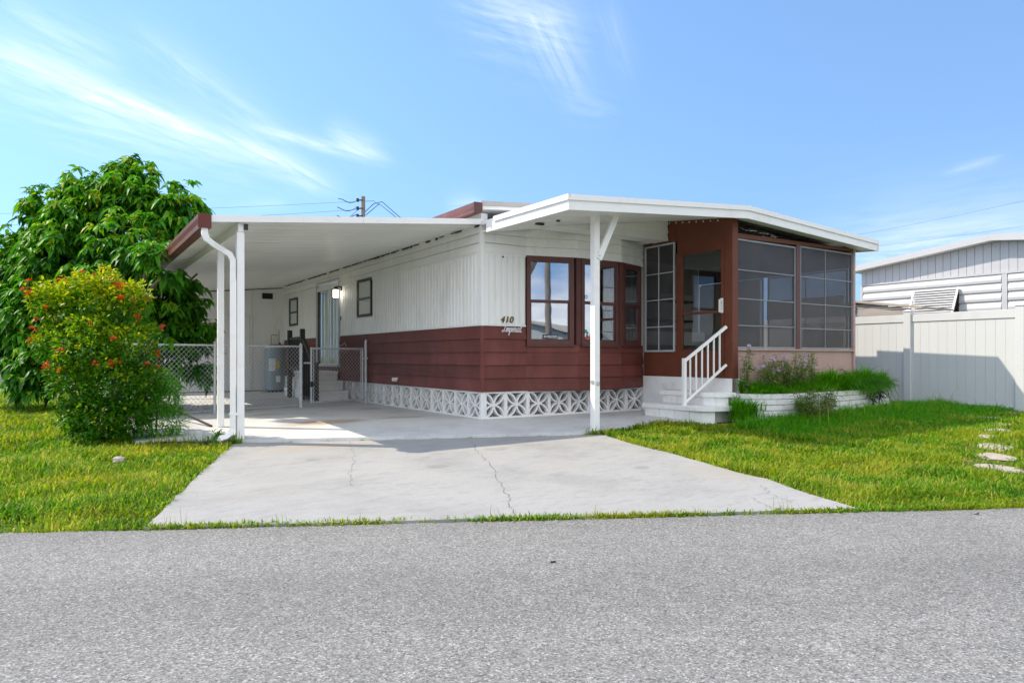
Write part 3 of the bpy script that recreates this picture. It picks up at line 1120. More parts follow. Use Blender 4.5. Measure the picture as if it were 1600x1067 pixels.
        if nm in 'CD':
            mb = MB().fbox(f, gb - .055, gb - .01, -.10, -.055, zg0, zg1)
            part('curtain', mb, 'sticker_white', w)
        if nm == 'B':
            # small black notice with white arrow and lines of print
            st = part('notice', MB().fbox(f, .270, .525, .000, .002, 1.177, 1.242), 'black', w)
            mb = MB().prism([f(.28, .003, 1.212), f(.315, .003, 1.188), f(.315, .003, 1.236)], [0, 0, 0.0001])
            mb.fbox(f, .315, .335, .0025, .0032, 1.203, 1.221)
            rr = random.Random(2)
            for zz in (1.215, 1.194):
                t = .35
                while t < .505:
                    l = rr.uniform(.008, .022)
                    mb.fbox(f, t, min(t + l, .515), .0025, .0032, zz, zz + .012)
                    t += l + .007
            MT['print'] = MT['sticker_white']
            part('print', mb, 'print', st)
        if nm == 'C':
            mb = MB()
            for k in range(14):
                a0, a1 = 2 * math.pi * k / 14, 2 * math.pi * (k + 1) / 14
                c = (.155, 1.835)
                mb.quad(f(c[0] + .03 * math.cos(a0), .011, c[1] + .03 * math.sin(a0)), f(c[0] + .03 * math.cos(a1), .011, c[1] + .03 * math.sin(a1)),
                        f(c[0] + .018 * math.cos(a1), .011, c[1] + .018 * math.sin(a1)), f(c[0] + .018 * math.cos(a0), .011, c[1] + .018 * math.sin(a0)))
            part('round_decal', mb, 'sticker_blue', w)
            mb = MB()
            for (t, z, r) in ((.16, 1.19, .03), (.20, 1.21, .025), (.18, 1.235, .02)):
                mb.tube([f(t, .0005, z), f(t, .003, z)], r, 8)
            part('flower_decal', mb, 'sticker_red', w)
            mb = MB().tube([f(.155, .0005, 1.30), f(.155, .003, 1.30)], .032, 7).tube([f(.19, .0005, 1.275), f(.19, .003, 1.275)], .022, 7)
            part('leaf_decal', mb, 'sticker_green', w)
    # brown posts between the bay windows
    mb = MB()
    for x, y, w_ in ((1.58, -.24, .05), (2.447, -.25, .05)):
        mb.prism([(x - w_, y - .028, 1.085), (x + w_, y - .022, 1.085), (x + w_, y + .06, 1.085), (x - w_, y + .06, 1.085)], (0, 0, 1.34))
    part('mullion', mb, 'brown_frame', home)
    # pierced blocks of the skirting
    S = .398
    H_ = .392
    mb = MB()
    fr = .026
    D_ = .09
    mb.box(0, S, 0, D_, 0, fr).box(0, S, 0, D_, H_ - fr, H_).box(0, fr, 0, D_, fr, H_ - fr).box(S - fr, S, 0, D_, fr, H_ - fr)
    cx, cz = S / 2, H_ / 2
    for sx in (-1, 1):
        for sz in (-1, 1):
            e = Vector((sx * (S / 2 - fr * .6), sz * (H_ / 2 - fr * .6)))
            ln = e.length
            u = e / ln
            nn = Vector((-u.y, u.x))
            for sd in (-1, 1):
                pr = None
                for k in range(7):
                    t = k / 6
                    bow = .19 * 4 * t * (1 - t) * ln
                    c = u * (ln * t) + nn * (sd * bow)
                    wdt = .0115
                    c2 = u * (ln * (t + .01)) + nn * (sd * .19 * 4 * (t + .01) * (1 - t - .01) * ln)
                    tg = c2 - c
                    tg = tg.normalized() if tg.length > 1e-6 else u
                    nb = Vector((-tg.y, tg.x)) * wdt
                    cur = ((cx + c.x + nb.x, cz + c.y + nb.y), (cx + c.x - nb.x, cz + c.y - nb.y))
                    if pr:
                        y0 = .012
                        mb.hexa([(pr[0][0], y0, pr[0][1]), (pr[1][0], y0, pr[1][1]), (cur[1][0], y0, cur[1][1]), (cur[0][0], y0, cur[0][1]),
                                 (pr[0][0], D_ - .01, pr[0][1]), (pr[1][0], D_ - .01, pr[1][1]), (cur[1][0], D_ - .01, cur[1][1]), (cur[0][0], D_ - .01, cur[0][1])])
                    pr = cur
    mb.tube([(cx, .006, cz), (cx, D_ - .012, cz)], .026, 8)
    bme = mesh_of('screen_block', mb, 'white_block')
    rr = random.Random(9)
    for k in range(8):
        piece('screen_block', bme, home, (k * .4 + .012, rr.uniform(-.004, .004), .002), rr.uniform(-.006, .006))
    for k in range(26):
        piece('screen_block', bme, home, (rr.uniform(-.004, .004), .012 + (k + 1) * .4 - .002, .002), -math.pi / 2 + rr.uniform(-.006, .006))
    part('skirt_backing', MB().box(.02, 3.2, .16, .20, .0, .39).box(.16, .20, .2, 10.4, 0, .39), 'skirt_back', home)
    # 410 in slanted gold figures on a black edge
    for mat, off, dx in (('gold', .024, -.008), ('black', .030, 0)):
        cu = bpy.data.curves.new('figures', 'FONT')
        cu.body = '410'
        cu.size = .135
        cu.shear = .28
        cu.extrude = .003
        cu.space_character = 1.12
        to = bpy.data.objects.new('figures', cu)
        COL.objects.link(to)
        dg = bpy.context.evaluated_depsgraph_get()
        me = bpy.data.meshes.new_from_object(to.evaluated_get(dg))
        bpy.data.objects.remove(to)
        for v in me.vertices:
            x, y, z = v.co
            v.co = Vector(FR[0](.30 + x + dx, off + z, 1.405 + y - dx * .6))
        me.materials.clear()
        me.materials.append(MT[mat])
        o = bpy.data.objects.new('house_number', me)
        COL.objects.link(o)
        o.parent = home
    # the cast script name plate below it, written as joined-up strokes
    strokes = [
        [(0.02, .80), (.10, .98), (.24, .98), (.20, .80), (.14, .45), (.10, .18), (.0, .08), (-.08, .18), (.02, .30), (.16, .22), (.26, .12), (.32, .30)],   # I
        [(.32, .30), (.36, .52), (.38, .30), (.37, .10), (.40, .40), (.47, .52), (.48, .30), (.47, .10), (.50, .40), (.57, .52), (.59, .28), (.59, .10), (.66, .22)],   # m
        [(.66, .22), (.71, .52), (.68, .1), (.64, -.28), (.69, .30), (.77, .52), (.84, .34), (.78, .12), (.69, .14)],   # p
        [(.78, .12), (.90, .24), (1.0, .36), (.96, .52), (.89, .36), (.92, .12), (1.01, .12), (1.08, .26)],   # e
        [(1.08, .26), (1.13, .54), (1.19, .50), (1.17, .22), (1.21, .10), (1.28, .24)],   # r
        [(1.28, .24), (1.32, .52), (1.31, .2), (1.36, .10), (1.44, .28)],   # i
        [(1.58, .46), (1.50, .54), (1.43, .36), (1.45, .12), (1.54, .16), (1.60, .50), (1.58, .18), (1.64, .10), (1.72, .30)],   # a
        [(1.72, .30), (1.84, .82), (1.80, .98), (1.74, .70), (1.74, .2), (1.80, .08), (1.90, .16)],   # l
        ]
    mb = MB()
    sc = .178
    for st in strokes:
        # smooth the stroke
        P_ = [Vector((x, y, 0)) for x, y in st]
        sm = []
        for i in range(len(P_) - 1):
            p0, p1, p2, p3 = P_[max(i - 1, 0)], P_[i], P_[i + 1], P_[min(i + 2, len(P_) - 1)]
            for k in range(4):
                t = k / 4
                sm.append(.5 * ((2 * p1) + (p2 - p0) * t + (2 * p0 - 5 * p1 + 4 * p2 - p3) * t * t + (3 * p1 - p0 - 3 * p2 + p3) * t ** 3))
        sm.append(P_[-1])
        mb.tube([FR[0](.335 + (v.x + .16 * v.y) * sc, .030, 1.258 + v.y * sc * .80) for v in sm], 0.0054, 5)
    mb.tube([FR[0](.335 + 1.38 * sc, .030, 1.258 + .7 * sc * .80), FR[0](.335 + 1.40 * sc, .030, 1.258 + .74 * sc * .80)], .009, 5)
    part('script_nameplate', mb, 'sticker_white', home)
    part('hose_bib', MB().tube([FR[0](.35, .0, 2.37), FR[0](.35, .03, 2.37)], .012, 8), 'black_frame', home)


build_home()

# ================================================================== screened porch with its roof
porch = thing('screen_porch', 'brown screened porch with glass door under a low white roof', 'porch', (3.2, -1.8, 0))


def roof_z(p, q):
    k = (q + 2.1)
    zl, zr, ze = 2.815 + .01 * k, 3.08 + .125 * k, 2.905 + .06 * k
    if p <= 3.23:
        return zl + (zr - zl) * (p + .07) / 3.30
    return zr + (ze - zr) * (p - 3.23) / 3.49


def DW(q, o, z):          # door wall, facing the carport side
    return (3.2 - o, q, z)


def FW(p, o, z):          # front wall, facing the street
    return (p, -1.8 - o, z)


def screen_panel(f, a0, a1, z0, z1, rows, cols, fw=.026, bar=.014, mat='screen_frame', name='screen'):
    mb = MB()
    mb.fbox(f, a0, a1, -.012, .014, z1 - fw, z1).fbox(f, a0, a1, -.012, .014, z0, z0 + fw)
    mb.fbox(f, a0, a0 + fw, -.012, .014, z0 + fw, z1 - fw).fbox(f, a1 - fw, a1, -.012, .014, z0 + fw, z1 - fw)
    s = part(name, mb, mat, porch)
    mb = MB()
    for z in rows:
        mb.fbox(f, a0 + fw, a1 - fw, -.010, .010, z - bar / 2, z + bar / 2)
    for a in cols:
        zz = [z0 + fw] + sorted(rows) + [z1 - fw]
        for k in range(len(zz) - 1):
            mb.fbox(f, a - bar / 2, a + bar / 2, -.008, .008, zz[k] + bar / 2, zz[k + 1] - bar / 2)
    part('muntin', mb, mat, s)
    part('mesh', MB().fbox(f, a0 + fw, a1 - fw, -.0035, -.002, z0 + fw, z1 - fw), 'insect_screen', s)
    return s


def build_porch():
    def under(p, q):
        return roof_z(p, q) - .155
    # foundation, floor
    part('foundation', MB().fbox(DW, -1.86, -.03, -.25, .035, -.05, .585), 'white_block', porch)
    part('floor', MB().box(3.21, 6.44, -1.79, 1.6, .54, .60), 'room_floor', porch)
    part('base_panel', MB().fbox(FW, 3.29, 4.84, -.06, 0, -.02, 1.0), 'faded_brown', porch)
    part('base_panel', MB().fbox(FW, 4.843, 6.425, -.06, 0, -.02, 1.0), 'faded_brown', porch)
    # door wall: lower panel, stepped headers, studs
    part('lower_panel', MB().fbox(DW, -.745, -.02, -.05, 0, .586, .985), 'brown_panel', porch)
    mb = MB().prism([(3.2, -.76, 2.765), (3.2, -.02, 2.765), (3.2, -.02, under(3.2, -.02)), (3.2, -.76, under(3.2, -.76))], (.05, 0, 0))
    part('header_panel', mb, 'brown_panel', porch)
    mb = MB().prism([(3.2, -1.715, 2.565), (3.2, -.764, 2.565), (3.2, -.764, under(3.2, -.764)), (3.2, -1.715, under(3.2, -1.715))], (.05, 0, 0))
    part('header_panel', mb, 'brown_panel', porch)
    part('stud', MB().fbox(DW, -.815, -.75, -.05, .014, .586, 2.562), 'brown_panel', porch)
    mb = MB().fbox(DW, -1.86, -1.72, -.11, .02, .30, under(3.2, -1.8))
    part('corner_post', mb, 'brown_panel', porch)
    mb = MB()
    rr = random.Random(4)
    for k in range(9):
        q = -.6 - k * .14
        mb.tube([DW(q, .0, under(3.2, q) - .03), DW(q, .008, under(3.2, q) - .03)], .012, 6)
    part('screw_heads', mb, 'sticker_white', porch)
    # side window of the porch: white frame, 2 x 4 screened lights
    screen_panel(DW, -.715, -.045, .99, 2.755, (1.40, 1.845, 2.28), (-.36,), .026, .014, 'dull_white', 'side_window')
    # door
    mb = MB().fbox(DW, -.875, -.822, -.035, .024, .60, 2.56).fbox(DW, -1.715, -1.655, -.035, .024, .60, 2.56).fbox(DW, -1.655, -.875, -.035, .024, 2.51, 2.56)
    mb.fbox(DW, -1.655, -.875, -.035, .024, .60, 1.005)
    door = part('door', mb, 'brown_panel', porch)
    part('rail', MB().fbox(DW, -1.654, -.876, -.03, .02, 1.565, 1.605), 'brown_panel', door)
    part('pane', MB().fbox(DW, -1.654, -.876, -.008, -.003, 1.606, 2.509), 'door_glass', door)
    part('pane', MB().fbox(DW, -1.654, -.876, -.008, -.003, 1.006, 1.564), 'door_glass', door)
    mb = MB().fbox(DW, -1.70, -1.655, .025, .04, 1.56, 1.78).fbox(DW, -1.69, -1.665, .04, .075, 1.57, 1.60).fbox(DW, -1.69, -1.665, .04, .075, 1.73, 1.76).fbox(DW, -1.69, -1.665, .075, .09, 1.57, 1.76)
    part('handle', mb, 'white_metal', door)
    # front wall
    part('corner_board', MB().fbox(FW, 3.19, 3.30, -.06, .028, .3, under(3.25, -1.8)), 'brown_panel', porch)
    part('mullion', MB().fbox(FW, 4.795, 4.905, -.06, .024, 1.03, 2.735), 'brown_frame', porch)
    part('end_post', MB().fbox(FW, 6.432, 6.49, -.06, .03, .05, 2.775), 'faded_brown', porch)
    part('sill', MB().fbox(FW, 3.302, 6.43, -.06, .045, 1.002, 1.028), 'faded_brown', porch)
    mb = MB().hexa([FW(3.302, -.06, 2.675), FW(6.43, -.06, 2.735), FW(6.43, .026, 2.735), FW(3.302, .026, 2.675), FW(3.302, -.06, 2.745), FW(6.43, -.06, 2.782), FW(6.43, .026, 2.782), FW(3.302, .026, 2.745)])
    part('header_beam', mb, 'brown_panel', porch)
    screen_panel(FW, 3.305, 4.79, 1.032, 2.672, (1.376, 1.777, 2.208), ())
    screen_panel(FW, 4.91, 6.428, 1.032, 2.70, (1.366, 1.771, 2.206), (5.62,))
    # far side wall with screens and back wall of the room
    def RW(q, o, z):
        return (6.44 + o, q, z)
    part('base_panel', MB().fbox(RW, -1.735, 1.58, -.05, 0, .1, 1.03), 'faded_brown', porch)
    part('header_beam', MB().fbox(RW, -1.735, 1.58, -.05, 0, 2.45, 2.84), 'porch_dark', porch)
    for a, b in ((-1.72, -.1), (0, 1.56)):
        screen_panel(RW, a, b, 1.035, 2.445, (1.5, 1.95), ((a + b) / 2,))
    for qa, qb, za, zb in ((-1.68, -.13, 1.62, 1.98), (-1.68, -.9, 1.07, 1.40), (.03, 1.54, 1.06, 2.42)):
        part('roller_blind', MB().fbox(RW, qa, qb, -.075, -.070, za, zb), 'beige_cloth', porch)
    part('bench', MB().box(3.9, 5.9, .75, 1.35, .62, 1.02).box(3.9, 5.9, 1.3, 1.5, 1.025, 1.38), 'room_wall', porch)
    part('back_wall', MB().box(3.27, 6.38, 1.6, 1.66, .6, 2.9), 'room_wall', porch)
    f = lambda p, o, z: (p, 1.6 - o, z)
    mb = MB().fbox(f, 3.5, 4.6, 0, .04, 2.2, 2.26).fbox(f, 3.5, 4.6, 0, .04, 1.35, 1.41).fbox(f, 3.5, 3.56, 0, .04, 1.41, 2.2).fbox(f, 4.54, 4.6, 0, .04, 1.41, 2.2).fbox(f, 4.02, 4.08, 0, .035, 1.41, 2.2)
    wn = part('inner_window', mb, 'white_metal', porch)
    part('pane', MB().fbox(f, 3.56, 4.54, .004, .010, 1.41, 2.2), 'porch_dark', wn)
    part('counter', MB().box(4.2, 5.9, 1.0, 1.58, 1.14, 1.40), 'white_metal', porch)
    part('shelf', MB().box(4.7, 5.9, 1.3, 1.59, 1.62, 1.66).box(4.7, 5.9, 1.3, 1.59, 2.02, 2.06), 'dark_void', porch)
    part('inner_blind', MB().box(5.2, 6.1, 1.52, 1.55, 1.5, 2.2), 'curtain', porch)
    # dark lining under the porch roof, torn scraps hanging in the open strip
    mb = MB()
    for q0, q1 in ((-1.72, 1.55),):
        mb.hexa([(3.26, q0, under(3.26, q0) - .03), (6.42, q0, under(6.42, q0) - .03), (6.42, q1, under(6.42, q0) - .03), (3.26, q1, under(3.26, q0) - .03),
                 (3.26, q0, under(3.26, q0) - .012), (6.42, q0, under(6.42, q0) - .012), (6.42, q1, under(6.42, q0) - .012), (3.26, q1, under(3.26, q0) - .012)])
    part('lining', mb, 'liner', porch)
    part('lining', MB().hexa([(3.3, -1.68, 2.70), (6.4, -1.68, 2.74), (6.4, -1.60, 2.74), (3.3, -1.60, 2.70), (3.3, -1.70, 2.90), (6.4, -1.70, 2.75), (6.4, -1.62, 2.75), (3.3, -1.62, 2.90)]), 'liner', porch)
    rr = random.Random(12)
    for k in range(16):
        p = 3.35 + rr.random() ** 1.2 * 2.0
        zt = under(p, -1.8) - rr.uniform(.02, .06)
        zz = zt - rr.uniform(.02, .10) * (1 - (p - 3.3) / 3.2)
        l = rr.uniform(.10, .42)
        mb = MB()
        pts = [(p + l * t, -1.77 + rr.uniform(-.05, .05), zz - .05 * t * l + rr.uniform(-.018, .018)) for t in (0, .3, .6, 1)]
        w = rr.uniform(.008, .030)
        for a, b in zip(pts[:-1], pts[1:]):
            mb.quad(a, b, (b[0] + .01, b[1] + rr.uniform(-.04, .04), b[2] - w), (a[0] + .01, a[1] + rr.uniform(-.02, .02), a[2] - w))
        part('torn_scrap', mb, 'torn' if k % 3 == 0 else 'liner', porch, recalc=False)
    part('torn_scrap', MB().hexa([(3.31, -1.81, 2.74), (3.335, -1.81, 2.73), (3.335, -1.80, 2.73), (3.31, -1.80, 2.74), (3.305, -1.80, 2.88), (3.32, -1.80, 2.88), (3.32, -1.79, 2.88), (3.305, -1.79, 2.88)]), 'torn', porch)
    # roof
    Q0, Q1 = -2.1, -.06
    ps = (-.07, 3.23, 6.72)
    mb = MB()
    for p0, p1 in zip(ps[:-1], ps[1:]):
        for q0, q1 in ((Q0 + .02, -1.1), (-1.1, Q1)):
            mb.hexa([(p, q, roof_z(p, q) - .05) for p, q in ((p0 + (.02 if p0 < 0 else 0), q0), (p1, q0), (p1, q1), (p0 + (.02 if p0 < 0 else 0), q1))] +
                    [(p, q, roof_z(p, q)) for p, q in ((p0 + (.02 if p0 < 0 else 0), q0), (p1, q0), (p1, q1), (p0 + (.02 if p0 < 0 else 0), q1))])
    roof = part('roof', mb, 'white_metal', porch)
    # ceiling sheets: strips running with the front edge, small gaps between
    n = 7
    for k in range(n):
        q0 = Q0 + .03 + (Q1 - Q0 - .03) * k / n + .005
        q1 = Q0 + .03 + (Q1 - Q0 - .03) * (k + 1) / n - .005
        for p0, p1 in ((-.045, 1.6), (1.604, 3.19)):
            mb = MB().hexa([(p, q, roof_z(p, q) - .155) for p, q in ((p0, q0), (p1, q0), (p1, q1), (p0, q1))] + [(p, q, roof_z(p, q) - .14) for p, q in ((p0, q0), (p1, q0), (p1, q1), (p0, q1))])
            part('ceiling_sheet', mb, 'white_soffit', porch)
    mb = MB().hexa([(p, q, roof_z(p, q) - .155) for p, q in ((3.194, Q0 + .03), (6.70, Q0 + .03), (6.70, -1.83), (3.194, -1.83))] + [(p, q, roof_z(p, q) - .14) for p, q in ((3.194, Q0 + .03), (6.70, Q0 + .03), (6.70, -1.83), (3.194, -1.83))])
    part('ceiling_sheet', mb, 'white_soffit', porch)
    # fascias in two tiers
    for p0, p1 in zip(ps[:-1], ps[1:]):
        z0, z1 = roof_z(p0, Q0), roof_z(p1, Q0)
        mb = MB().hexa([(p0, Q0, z0 - .175), (p1, Q0, z1 - .175), (p1, Q0 + .02, z1 - .175), (p0, Q0 + .02, z0 - .175), (p0, Q0, z0 - .055), (p1, Q0, z1 - .055), (p1, Q0 + .02, z1 - .055), (p0, Q0 + .02, z0 - .055)])
        fa = part('fascia', mb, 'white_metal', porch)
        mb = MB().hexa([(p0, Q0 - .022, z0 - .062), (p1, Q0 - .022, z1 - .062), (p1, Q0 - .002, z1 - .062), (p0, Q0 - .002, z0 - .062), (p0, Q0 - .022, z0 + .006), (p1, Q0 - .022, z1 + .006), (p1, Q0 + .03, z1 + .006), (p0, Q0 + .03, z0 + .006)])
        part('drip_edge', mb, 'white_metal', fa)
    z0, z1 = roof_z(-.07, Q0), roof_z(-.07, -.24)
    mb = MB().hexa([(-.072, Q0 - .001, z0 - .175), (-.052, Q0 - .001, z0 - .175), (-.052, -.24, z1 - .175), (-.072, -.24, z1 - .175), (-.072, Q0 - .001, z0 - .055), (-.052, Q0 - .001, z0 - .055), (-.052, -.24, z1 - .055), (-.072, -.24, z1 - .055)])
    fa = part('fascia', mb, 'white_metal', porch)
    mb = MB().hexa([(-.096, Q0 - .022, z0 - .062), (-.074, Q0 - .022, z0 - .062), (-.074, -.46, z1 - .062), (-.096, -.46, z1 - .062), (-.096, Q0 - .022, z0 + .006), (-.05, Q0 - .022, z0 + .006), (-.05, -.46, z1 + .006), (-.096, -.46, z1 + .006)])
    part('drip_edge', mb, 'white_metal', fa)
    z0, z1 = roof_z(6.72, Q0), roof_z(6.72, Q1)
    mb = MB().hexa([(6.70, Q0 - .02, z0 - .175), (6.72, Q0 - .02, z0 - .175), (6.72, Q1, z1 - .175), (6.70, Q1, z1 - .175), (6.70, Q0 - .02, z0 + .004), (6.72, Q0 - .02, z0 + .004), (6.72, Q1, z1 + .004), (6.70, Q1, z1 + .004)])
    part('fascia', mb, 'white_metal', porch)
    # post and its brace
    pp, pq, w = .765, -1.60, .045
    zt = under(pp, pq)
    post = part('support_post', MB().box(pp - w, pp + w, pq - w, pq + w, -.06, zt + .005), 'white_metal', porch, bevel=.004)
    part('strap', MB().box(pp - w - .012, pp - w - .001, pq - .03, pq + .02, .55, .60).box(pp - .02, pp + .03, pq - w - .012, pq - w - .001, .53, .58), 'aluminium', post)
    a, b = Vector((pp + .02, pq - w - .022, 2.18)), Vector((pp + .33, pq - w - .022, under(pp + .33, pq) + .01))
    d = (b - a).normalized()
    s = Vector((-d.z, 0, d.x)) * .042
    mb = MB().prism([a - s, a + s, b + s, b - s], (0, .04, 0))
    br = part('brace', mb, 'white_metal', porch)
    part('bolt', MB().tube([(pp + .02, pq - w - .03, 2.22), (pp + .02, pq - w - .022, 2.22)], .012, 6), 'aluminium', br)
    part('hook', MB().box(.45, .50, -1.2, -1.17, under(.47, -1.2) - .02, under(.47, -1.2)).box(.3, .42, -.95, -.90, under(.36, -.93) - .03, under(.36, -.93) - .002), 'dark_rail', porch)


build_porch()

# ================================================================== carport
carport = thing('carport', 'flat white metal carport with brown gutter along the left edge', 'carport', (-3.297, .05, -.07))


def cz(p):
    return 2.815 + .0995 * p


def build_carport():
    pm = -3.63
    # roof pans, each with shallow grooves underneath
    w = .30
    n = 35
    mb = MB()
    prof = [(0, .0), (.018, .0), (.022, .03), (.090, .03), (.093, .006), (.109, .006), (.112, .03), (.190, .03), (.193, .006), (.209, .006), (.212, .03), (.283, .03), (.286, .0), (.2995, .0)]
    for (a, za), (b, zb) in zip(prof[:-1], prof[1:]):
        mb.quad((pm, a, cz(pm) + za), (-.003, a, cz(-.003) + za), (-.003, b, cz(-.003) + zb), (pm, b, cz(pm) + zb))
    mb.hexa([(pm, 0, cz(pm) + .035), (-.003, 0, cz(0) + .035), (-.003, .2995, cz(0) + .035), (pm, .2995, cz(pm) + .035), (pm, 0, cz(pm) + .055), (-.003, 0, cz(0) + .055), (-.003, .2995, cz(0) + .055), (pm, .2995, cz(pm) + .055)])
    me = mesh_of('roof_pan', mb, 'white_ceiling', recalc=False)
    for k in range(n):
        piece('roof_pan', me, carport, (0, -.05 + k * w, 0))
    def pz(z0, z1, q0, q1, p0=pm - .02, p1=-.035):
        return MB().hexa([(p0, q0, cz(p0) + z0), (p1, q0, cz(p1) + z0), (p1, q1, cz(p1) + z0), (p0, q1, cz(p0) + z0), (p0, q0, cz(p0) + z1), (p1, q0, cz(p1) + z1), (p1, q1, cz(p1) + z1), (p0, q1, cz(p0) + z1)])
    for fa, fb in ((pm - .02, -1.823), (-1.82, -.035)):
        part('fascia', pz(-.012, .066, -.075, -.052, fa, fb), 'white_metal', carport)
    # gutter
    z0 = cz(pm)
    poly = [(pm - .01, -.08, z0 - .085), (pm - .01, -.08, z0 + .068), (pm - .025, -.08, z0 + .068), (pm - .025, -.08, z0 - .02), (pm - .115, -.08, z0 - .02), (pm - .115, -.08, z0 + .065), (pm - .145, -.08, z0 + .065), (pm - .145, -.08, z0 + .02), (pm - .125, -.08, z0 - .03), (pm - .125, -.08, z0 - .085)]
    g = part('gutter', MB().prism(poly, (0, 10.6, 0)), 'gutter_brown', carport)
    part('end_cap', MB().box(pm - .148, pm - .008, -.095, -.081, z0 - .09, z0 + .07), 'brown_siding', g)
    # beam, posts
    pb = -3.30
    part('beam', MB().box(pb - .03, pb + .03, .0, 10.3, cz(pb) - .115, cz(pb) - .012), 'white_metal', carport)
    for i, (q, x) in enumerate(((.05, .042), (1.22, .038), (5.3, .038), (8.2, .038))):
        zb = float(slab_z(sdist(*W(pb, q)[:2])))
        po = part('support_post', MB().box(pb - x, pb + x, q - x, q + x, zb, cz(pb) - .116), 'white_metal', carport, bevel=.004)
        if i == 0:
            part('bolt_cap', MB().box(pb + .03, pb + .075, q - .075, q - .055, cz(pb) - .09, cz(pb) - .02), 'black', po)
            part('base_plate', MB().box(pb - .06, pb + .06, q - .06, q + .06, zb, zb + .006), 'aluminium', po)
    # downspout: out of the gutter, S-bend to the post, down, kicked out at the foot
    a = (pm - .07, -.03)
    c = (pb - .085, .03)
    pts = [(a[0], a[1], z0 - .08), (a[0], a[1], z0 - .15), (a[0] + .025, a[1], z0 - .21), (a[0] + .09, a[1] + .01, z0 - .255), (c[0] - .10, c[1], z0 - .315), (c[0] - .035, c[1], z0 - .35), (c[0], c[1], z0 - .42), (c[0], c[1], z0 - .5),
           (c[0], c[1], .16), (c[0], c[1], .06), (c[0] - .03, c[1] - .01, .0), (c[0] - .09, c[1] - .03, -.04), (c[0] - .16, c[1] - .05, -.055)]
    part('downspout', MB().sweep(pts, .062, .085), 'white_metal', carport, bevel=0)
    part('strap', MB().box(c[0] - .034, pb - .03, c[1] - .046, c[1] + .046, .22, .25), 'white_metal', carport)


build_carport()

# ================================================================== storage room at the end of the carport
shed = thing('storage_room', 'plain white storage room closing the back end of the carport', 'shed', (-2.2, 10.45, 0))


def build_storage():
    f = frame((-4.6, 10.45), (-.03, 10.45))
    def F2(p, o, z):
        return (p, 10.45 - o, z)
    part('wall', MB().hexa([F2(-4.55, -2.2, 0), F2(-.03, -2.2, 0), F2(-.03, -.03, 0), F2(-4.55, -.03, 0), F2(-4.55, -2.2, cz(-4.55)), F2(-.03, -2.2, cz(-.03)), F2(-.03, -.035, cz(-.03)), F2(-4.55, -.035, cz(-4.55))]), 'white_siding', shed)
    edges = [-4.55, -3.75, -2.95, -2.25, -1.64, -.83, -.018]
    for a, b in zip(edges[:-1], edges[1:]):
        if abs(a + 1.64) < .01:
            mb = MB().hexa([F2(a + .004, -.03, 2.04), F2(b - .004, -.03, 2.04), F2(b - .004, .0, 2.04), F2(a + .004, .0, 2.04), F2(a + .004, -.03, cz(a) + .002), F2(b - .004, -.03, cz(b) + .002), F2(b - .004, .0, cz(b) + .002), F2(a + .004, .0, cz(a) + .002)])
        else:
            mb = MB().hexa([F2(a + .004, -.03, .02), F2(b - .004, -.03, .02), F2(b - .004, .0, .02), F2(a + .004, .0, .02), F2(a + .004, -.03, cz(a) + .002), F2(b - .004, -.03, cz(b) + .002), F2(b - .004, .0, cz(b) + .002), F2(a + .004, .0, cz(a) + .002)])
        part('wall_panel', mb, 'white_siding', shed)
    part('trim', MB().hexa([F2(-4.5, .001, cz(-4.5) - .05), F2(-.04, .001, cz(-.04) - .05), F2(-.04, .012, cz(-.04) - .05), F2(-4.5, .012, cz(-4.5) - .05), F2(-4.5, .001, cz(-4.5) - .03), F2(-.04, .001, cz(-.04) - .03), F2(-.04, .012, cz(-.04) - .03), F2(-4.5, .012, cz(-4.5) - .03)]), 'dark_rail', shed)
    d = part('door', MB().fbox(F2, -1.575, -.895, -.03, .004, .03, 1.985), 'white_metal', shed)
    part('door_frame', MB().fbox(F2, -1.636, -1.585, -.03, .022, .03, 2.035).fbox(F2, -.885, -.834, -.03, .022, .03, 2.035).fbox(F2, -1.585, -.885, -.03, .022, 1.99, 2.035), 'white_metal', d)
    part('knob', MB().tube([F2(-1.50, .0, 1.0), F2(-1.50, .06, 1.0)], .025, 8), 'aluminium', d)
    v = part('vent', MB().fbox(F2, -.575, -.295, 0, .012, 2.46, 2.615), 'black_frame', shed)
    mb = MB()
    for k in range(5):
        mb.fbox(F2, -.56, -.31, .013, .02, 2.475 + k * .027, 2.487 + k * .027)
    part('louver', mb, 'black', v)
    part('base_gap', MB().fbox(F2, -4.5, -.05, -.02, .002, .001, .018), 'dark_void', shed)


build_storage()

